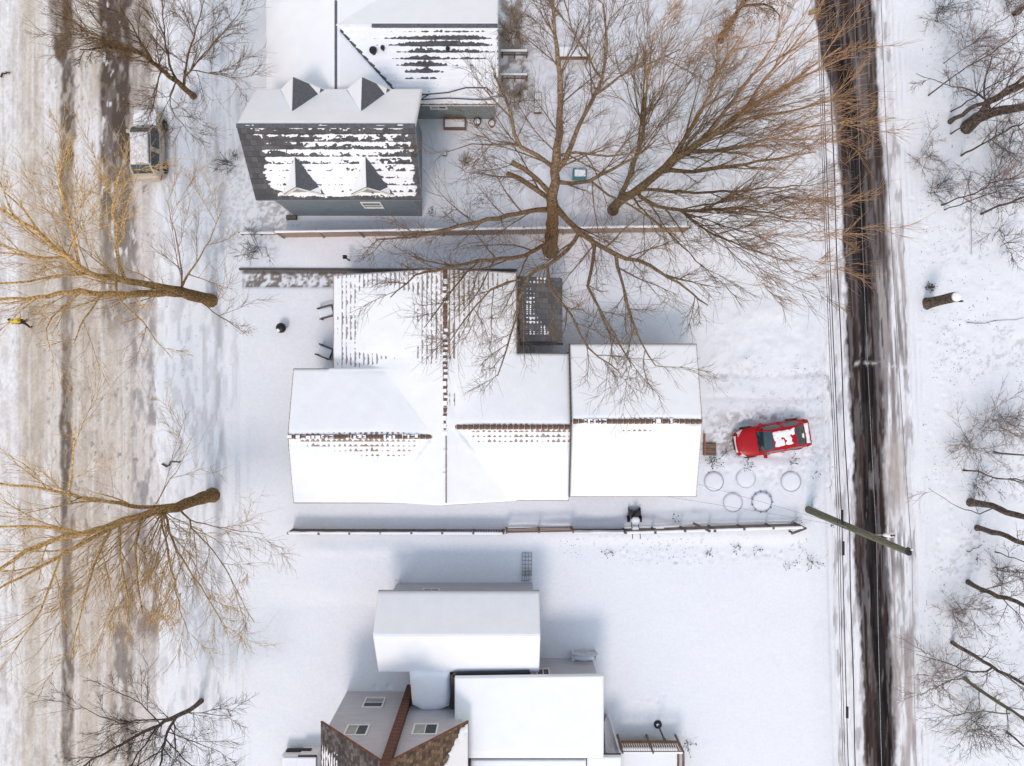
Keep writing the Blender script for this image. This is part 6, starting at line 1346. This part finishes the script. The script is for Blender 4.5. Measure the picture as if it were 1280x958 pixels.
# back yard of the dormered house
R = thing('planter_box', P(569, 157), 'wooden planter box with snow and red stems by the wall of the top house', 'planter')
q = MB(); q.box(-.68, .68, -.32, -.26, 0, .42); q.box(-.68, .68, .26, .32, 0, .42); q.box(-.68, -.62, -.26, .26, 0, .42); q.box(.62, .68, -.26, .26, 0, .42); q.build('box', 'wood', R); q = MB(); q.box(-.61, .61, -.25, .25, .1, .40); bevel(q.build('snow', 'snow', R), .06, 3)
for k in range(14): q = MB(); x_ = -.55+k*.085; q.bar((x_, .22, .38), (x_+random.uniform(-.06, .06), .30, .8), .025, .025); q.build('stem', 'terracotta', R)
for (c_, r, m_, lab) in (((597, 155), .24, 'black', 'dark round pot with snow beside the planter box'), ((615, 157), .23, 'terracotta', 'terracotta pot with snow at the corner of the top house')):
    R = thing('plant_pot', P(*c_), lab, 'pot', 'pots along the back wall'); q = MB(); q.lathe((0, 0, 0), [(r*.7, 0), (r*.95, .35), (r, .42), (r*.85, .42), (r*.8, .36)], 18); q.build('pot', m_, R); q = MB(); q.lathe((0, 0, .34), [(r*.78, 0), (r*.7, .08), (r*.2, .11)], 16); q.build('snow', 'snow', R, smooth=True)
R = thing('nest_box', P(556, 193), 'small white box with a black opening on the yard snow', 'box'); q = MB(); q.box(-.13, .13, -.13, .13, 0, .3); q.build('box', 'trim', R); q = MB(); q.box(.131, .15, -.10, .12, .06, .28); q.box(-.12, .12, -.15, -.131, .06, .2); q.build('opening', 'black', R)
R = thing('storage_bin', P(724, 220), 'teal storage bin with a snowy lid under the big tree', 'bin')
q = MB(); q.box(-.42, .42, -.3, .3, 0, .5); bevel(q.build('bin', 'teal', R), .03); q = MB(); q.box(-.33, .33, -.2, .22, .501, .58); bevel(q.build('lid_snow', 'snow', R), .04, 3)
R = thing('bird_bath', P(737, 241), 'round snowy bird bath below the teal bin', 'bird bath'); q = MB(); q.lathe((0, 0, 0), [(.14, 0), (.07, .1), (.06, .6), (.25, .7), (.26, .74)], 20); q.build('bowl', 'tank', R, smooth=True); q = MB(); q.lathe((0, 0, .73), [(.23, 0), (.18, .06), (.05, .08)], 18); q.build('snow', 'snow', R, smooth=True)
R = thing('picnic_table', P(716, 74), 'wooden table with a snow-covered top behind the top house', 'table')
for k in range(5): q = MB(); q.box(-.95, .95, -.38+k*.155, -.245+k*.155, .70, .74); q.build('plank', 'wood', R)
q = MB(); q.box(-.9, .9, -.22, .36, .741, .86); bevel(q.build('snow', 'snow', R), .05, 3)
for sx in (-.8, .8):
    for sy in (-.3, .3): q = MB(); q.box(sx-.04, sx+.04, sy-.04, sy+.04, 0, .699); q.build('leg', 'wood', R)
R = thing('cold_frame', P(672, 131), 'narrow white cold frame box on the yard snow', 'box'); q = MB(); q.box(-.22, .22, -.6, .6, 0, .3); q.build('frame', 'wood', R); q = MB(); q.box(-.2, .2, -.28, .57, .301, .36); bevel(q.build('lid', 'trim', R), .02); q = MB(); q.box(-.2, .2, -.57, -.32, .301, .34); q.build('lid', 'trim', R)
for (y0, lab, m_) in ((70, 'upper snow-topped rail at the east end of the top house', 'wood_grey'), (99, 'lower brown rail with snow at the east end of the top house', 'wood')):
    R = thing('porch_rail', P(626, y0+3), lab, 'railing', 'porch rails'); q = MB(); q.box(0, 1.65, -.07, .07, .85, .92); q.build('rail', m_, R)
    q = MB(); q.box(0, 1.6, -.055, .075, .921, 1.0); bevel(q.build('snow', 'snow', R), .03)
    for k in range(3): q = MB(); q.box(.06+k*.74, .14+k*.74, -.04, .04, 0, .849); q.build('post', m_, R)
    q = MB(); q.box(0, 1.62, -.03, .03, .4, .47); q.build('lower_rail', m_, R)
R = thing('stepping_block', P(1018, 18), 'small tan timber block by the alley at the top edge', 'block'); q = MB(); q.prism([(-.4, -.1, 0), (.3, .05, 0), (.32, .3, 0), (-.38, .1, 0)], (0, 0, .3)); q.build('block', 'drygrass', R)
# snowed vehicle at the bottom, left of the tall house
R = thing('snow_covered_van', P(378, 952, .0), 'pale van buried under snow at the bottom edge, left of the tall house', 'van', rz=0)
def bx_(x0, x1, y0, y1, z0, z1, nm, m_, bw=.06): q = MB(); q.box(x0, x1, y0, y1, z0, z1); return bevel(q.build(nm, m_, R), bw, 3)
bx_(-.95, .85, -3.6, .9, .25, 1.0, 'body', 'trim'); bx_(-.85, .78, -3.5, -.2, 1.001, 1.75, 'cabin', 'trim'); bx_(-.85, .78, -3.45, -.3, 1.751, 1.87, 'roof_snow', 'snow', .05); bx_(-.85, .75, -.05, .82, 1.001, 1.1, 'bonnet_snow', 'snow', .05)
q = MB(); q.prism([(-.8, -.199, 1.12), (.72, -.199, 1.12), (.66, -.32, 1.70), (-.74, -.32, 1.70)], (0, .05, 0)); q.build('windshield', 'blind', R)
q = MB(); q.box(-.8, .7, .9, 1.0, .35, .62); q.build('bumper', 'black', R)
for sx in (-.9, .8):
    q = MB(); q.cyl((sx-.1, .1, .32), .32, .2, 18, axis='x'); w_ = q.build('wheel', 'rubber', R); q = MB(); q.cyl((sx-.11, .1, .32), .17, .22, 14, axis='x'); q.build('rim', 'steel', w_)
R = thing('small_annex', P(391, 945), 'low snow-topped bin shed between the van and the tall house', 'shed')
q = MB(); q.box(-.5, .55, -2.5, .62, 0, 1.1); q.build('wall', 'trim', R); q = MB(); q.box(-.55, .58, -2.55, .66, 1.101, 1.16); q.build('roof', 'trim_dark', R); q = MB(); q.box(-.53, .56, -2.5, .58, 1.161, 1.3); bevel(q.build('roof_snow', 'snow', R), .06, 3)

# ================================================================== THE PEDESTRIAN
def skin(name, J, E, m, parent, sub=2):
    me = bpy.data.meshes.new(name); me.from_pydata([j[0] for j in J], E, []); o = link(name, me, m, parent)
    md = o.modifiers.new('skin', 'SKIN'); md.use_smooth_shade = True
    for i, j in enumerate(J): r = j[1] if isinstance(j[1], tuple) else (j[1], j[1]); me.skin_vertices[0].data[i].radius = r
    me.skin_vertices[0].data[0].use_root = True
    s = o.modifiers.new('sub', 'SUBSURF'); s.levels = s.render_levels = sub; return o
M['skin'] = mat('skin', (.5, .3, .22), (.45, .26, .19), 9, .55); M['jacket'] = mat('yellow_jacket', (.75, .62, .06), (.55, .45, .05), 5, .7, .3, 20); M['trouser'] = mat('dark_trousers', (.03, .028, .03), (.02, .02, .02), 8, .8); M['hat'] = mat('dark_hat', (.05, .045, .03), (.02, .02, .02), 8, .9)
R = thing('person', P(37, 404, .03), 'person in bright yellow jacket and dark trousers walking at the left edge', 'person', rz=math.radians(100))
# facing local +x
J = [((0, 0, .93), (.13, .11)), ((.01, 0, 1.12), (.12, .10)), ((.03, 0, 1.32), (.15, .10)), ((.04, 0, 1.46), .05), ((.06, 0, 1.54), .055), ((.07, 0, 1.64), (.085, .095)), ((.07, 0, 1.74), (.07, .08)),
     ((.01, .10, .88), .09), ((.18, .12, .50), .058), ((.10, .12, .10), .04), ((.26, .12, .03), .035), ((-.01, -.10, .88), .09), ((-.12, -.12, .50), .058), ((-.34, -.12, .16), .04), ((-.24, -.13, .05), .035),
     ((.03, .19, 1.38), .055), ((-.10, .24, 1.12), .04), ((-.02, .26, .88), .03), ((0, .265, .80), (.035, .018)), ((.03, -.19, 1.38), .055), ((.14, -.24, 1.12), .04), ((.34, -.22, 1.0), .03), ((.42, -.21, 1.0), (.035, .018)),
     ((.155, 0, 1.63), .012), ((.07, .09, 1.63), .018), ((.07, -.09, 1.63), .018)]
E = [(0, 1), (1, 2), (2, 3), (3, 4), (4, 5), (5, 6), (0, 7), (7, 8), (8, 9), (9, 10), (0, 11), (11, 12), (12, 13), (13, 14), (2, 15), (15, 16), (16, 17), (17, 18), (2, 19), (19, 20), (20, 21), (21, 22), (5, 23), (5, 24), (5, 25)]
n0 = len(J)
for (hi_, base, dx, dz) in ((18, (0, .265, .78), .25, -1), (22, (.44, -.21, 1.0), 1, -.25)):
    for k in range(4):
        off = (k-1.5)*.017; L_ = .075-.008*abs(k-1.3)
        p0 = (base[0]+(off if dz == -1 else .01), base[1]+(0 if dz == -1 else off), base[2]); p1 = (p0[0]+dx*L_*.55, p0[1], p0[2]+dz*L_*.55); p2 = (p0[0]+dx*L_*.8, p0[1]-.012, p0[2]+dz*L_)
        i = len(J); J += [(p0, .009), (p1, .0085), (p2, .007)]; E += [(hi_, i), (i, i+1), (i+1, i+2)]
    i = len(J); J += [((base[0]+.03, base[1]-.02, base[2]+.03), .010), ((base[0]+.05+dx*.02, base[1]-.03, base[2]+dz*.02), .008)]; E += [(hi_, i), (i, i+1)]
body = skin('body', J, E, 'skin', R, 1)
skin('jacket', [((0, 0, .86), (.17, .14)), ((.01, 0, 1.1), (.16, .13)), ((.03, 0, 1.33), (.18, .13)), ((.04, 0, 1.46), .09), ((.03, .20, 1.38), .08), ((-.10, .25, 1.12), .065), ((-.02, .265, .90), .05), ((.03, -.20, 1.38), .08), ((.14, -.25, 1.12), .065), ((.32, -.225, 1.01), .05)],
     [(0, 1), (1, 2), (2, 3), (2, 4), (4, 5), (5, 6), (2, 7), (7, 8), (8, 9)], 'jacket', R)
skin('trousers', [((0, 0, .92), (.14, .12)), ((.01, .10, .86), .105), ((.18, .12, .50), .075), ((.11, .12, .13), .055), ((-.01, -.10, .86), .105), ((-.12, -.12, .50), .075), ((-.33, -.12, .19), .055)], [(0, 1), (1, 2), (2, 3), (0, 4), (4, 5), (5, 6)], 'trouser', R)
skin('boots', [((.09, .12, .09), .055), ((.14, .12, .045), .05), ((.29, .12, .04), .045)], [(0, 1), (1, 2)], 'hat', R); skin('boots', [((-.35, -.12, .15), .055), ((-.31, -.12, .09), .05), ((-.2, -.13, .04), .045)], [(0, 1), (1, 2)], 'hat', R)
skin('hat', [((.05, 0, 1.70), (.10, .105)), ((.05, 0, 1.79), (.07, .075))], [(0, 1)], 'hat', R)
for s in (-1, 1):
    q = MB(); q.lathe((.148, s*.032, 1.645), [(.012, -.006), (.012, .006)], 8); q.build('eye', 'black', R)
q = MB(); q.box(.142, .152, -.025, .025, 1.585, 1.592); q.build('mouth', 'terracotta', R)
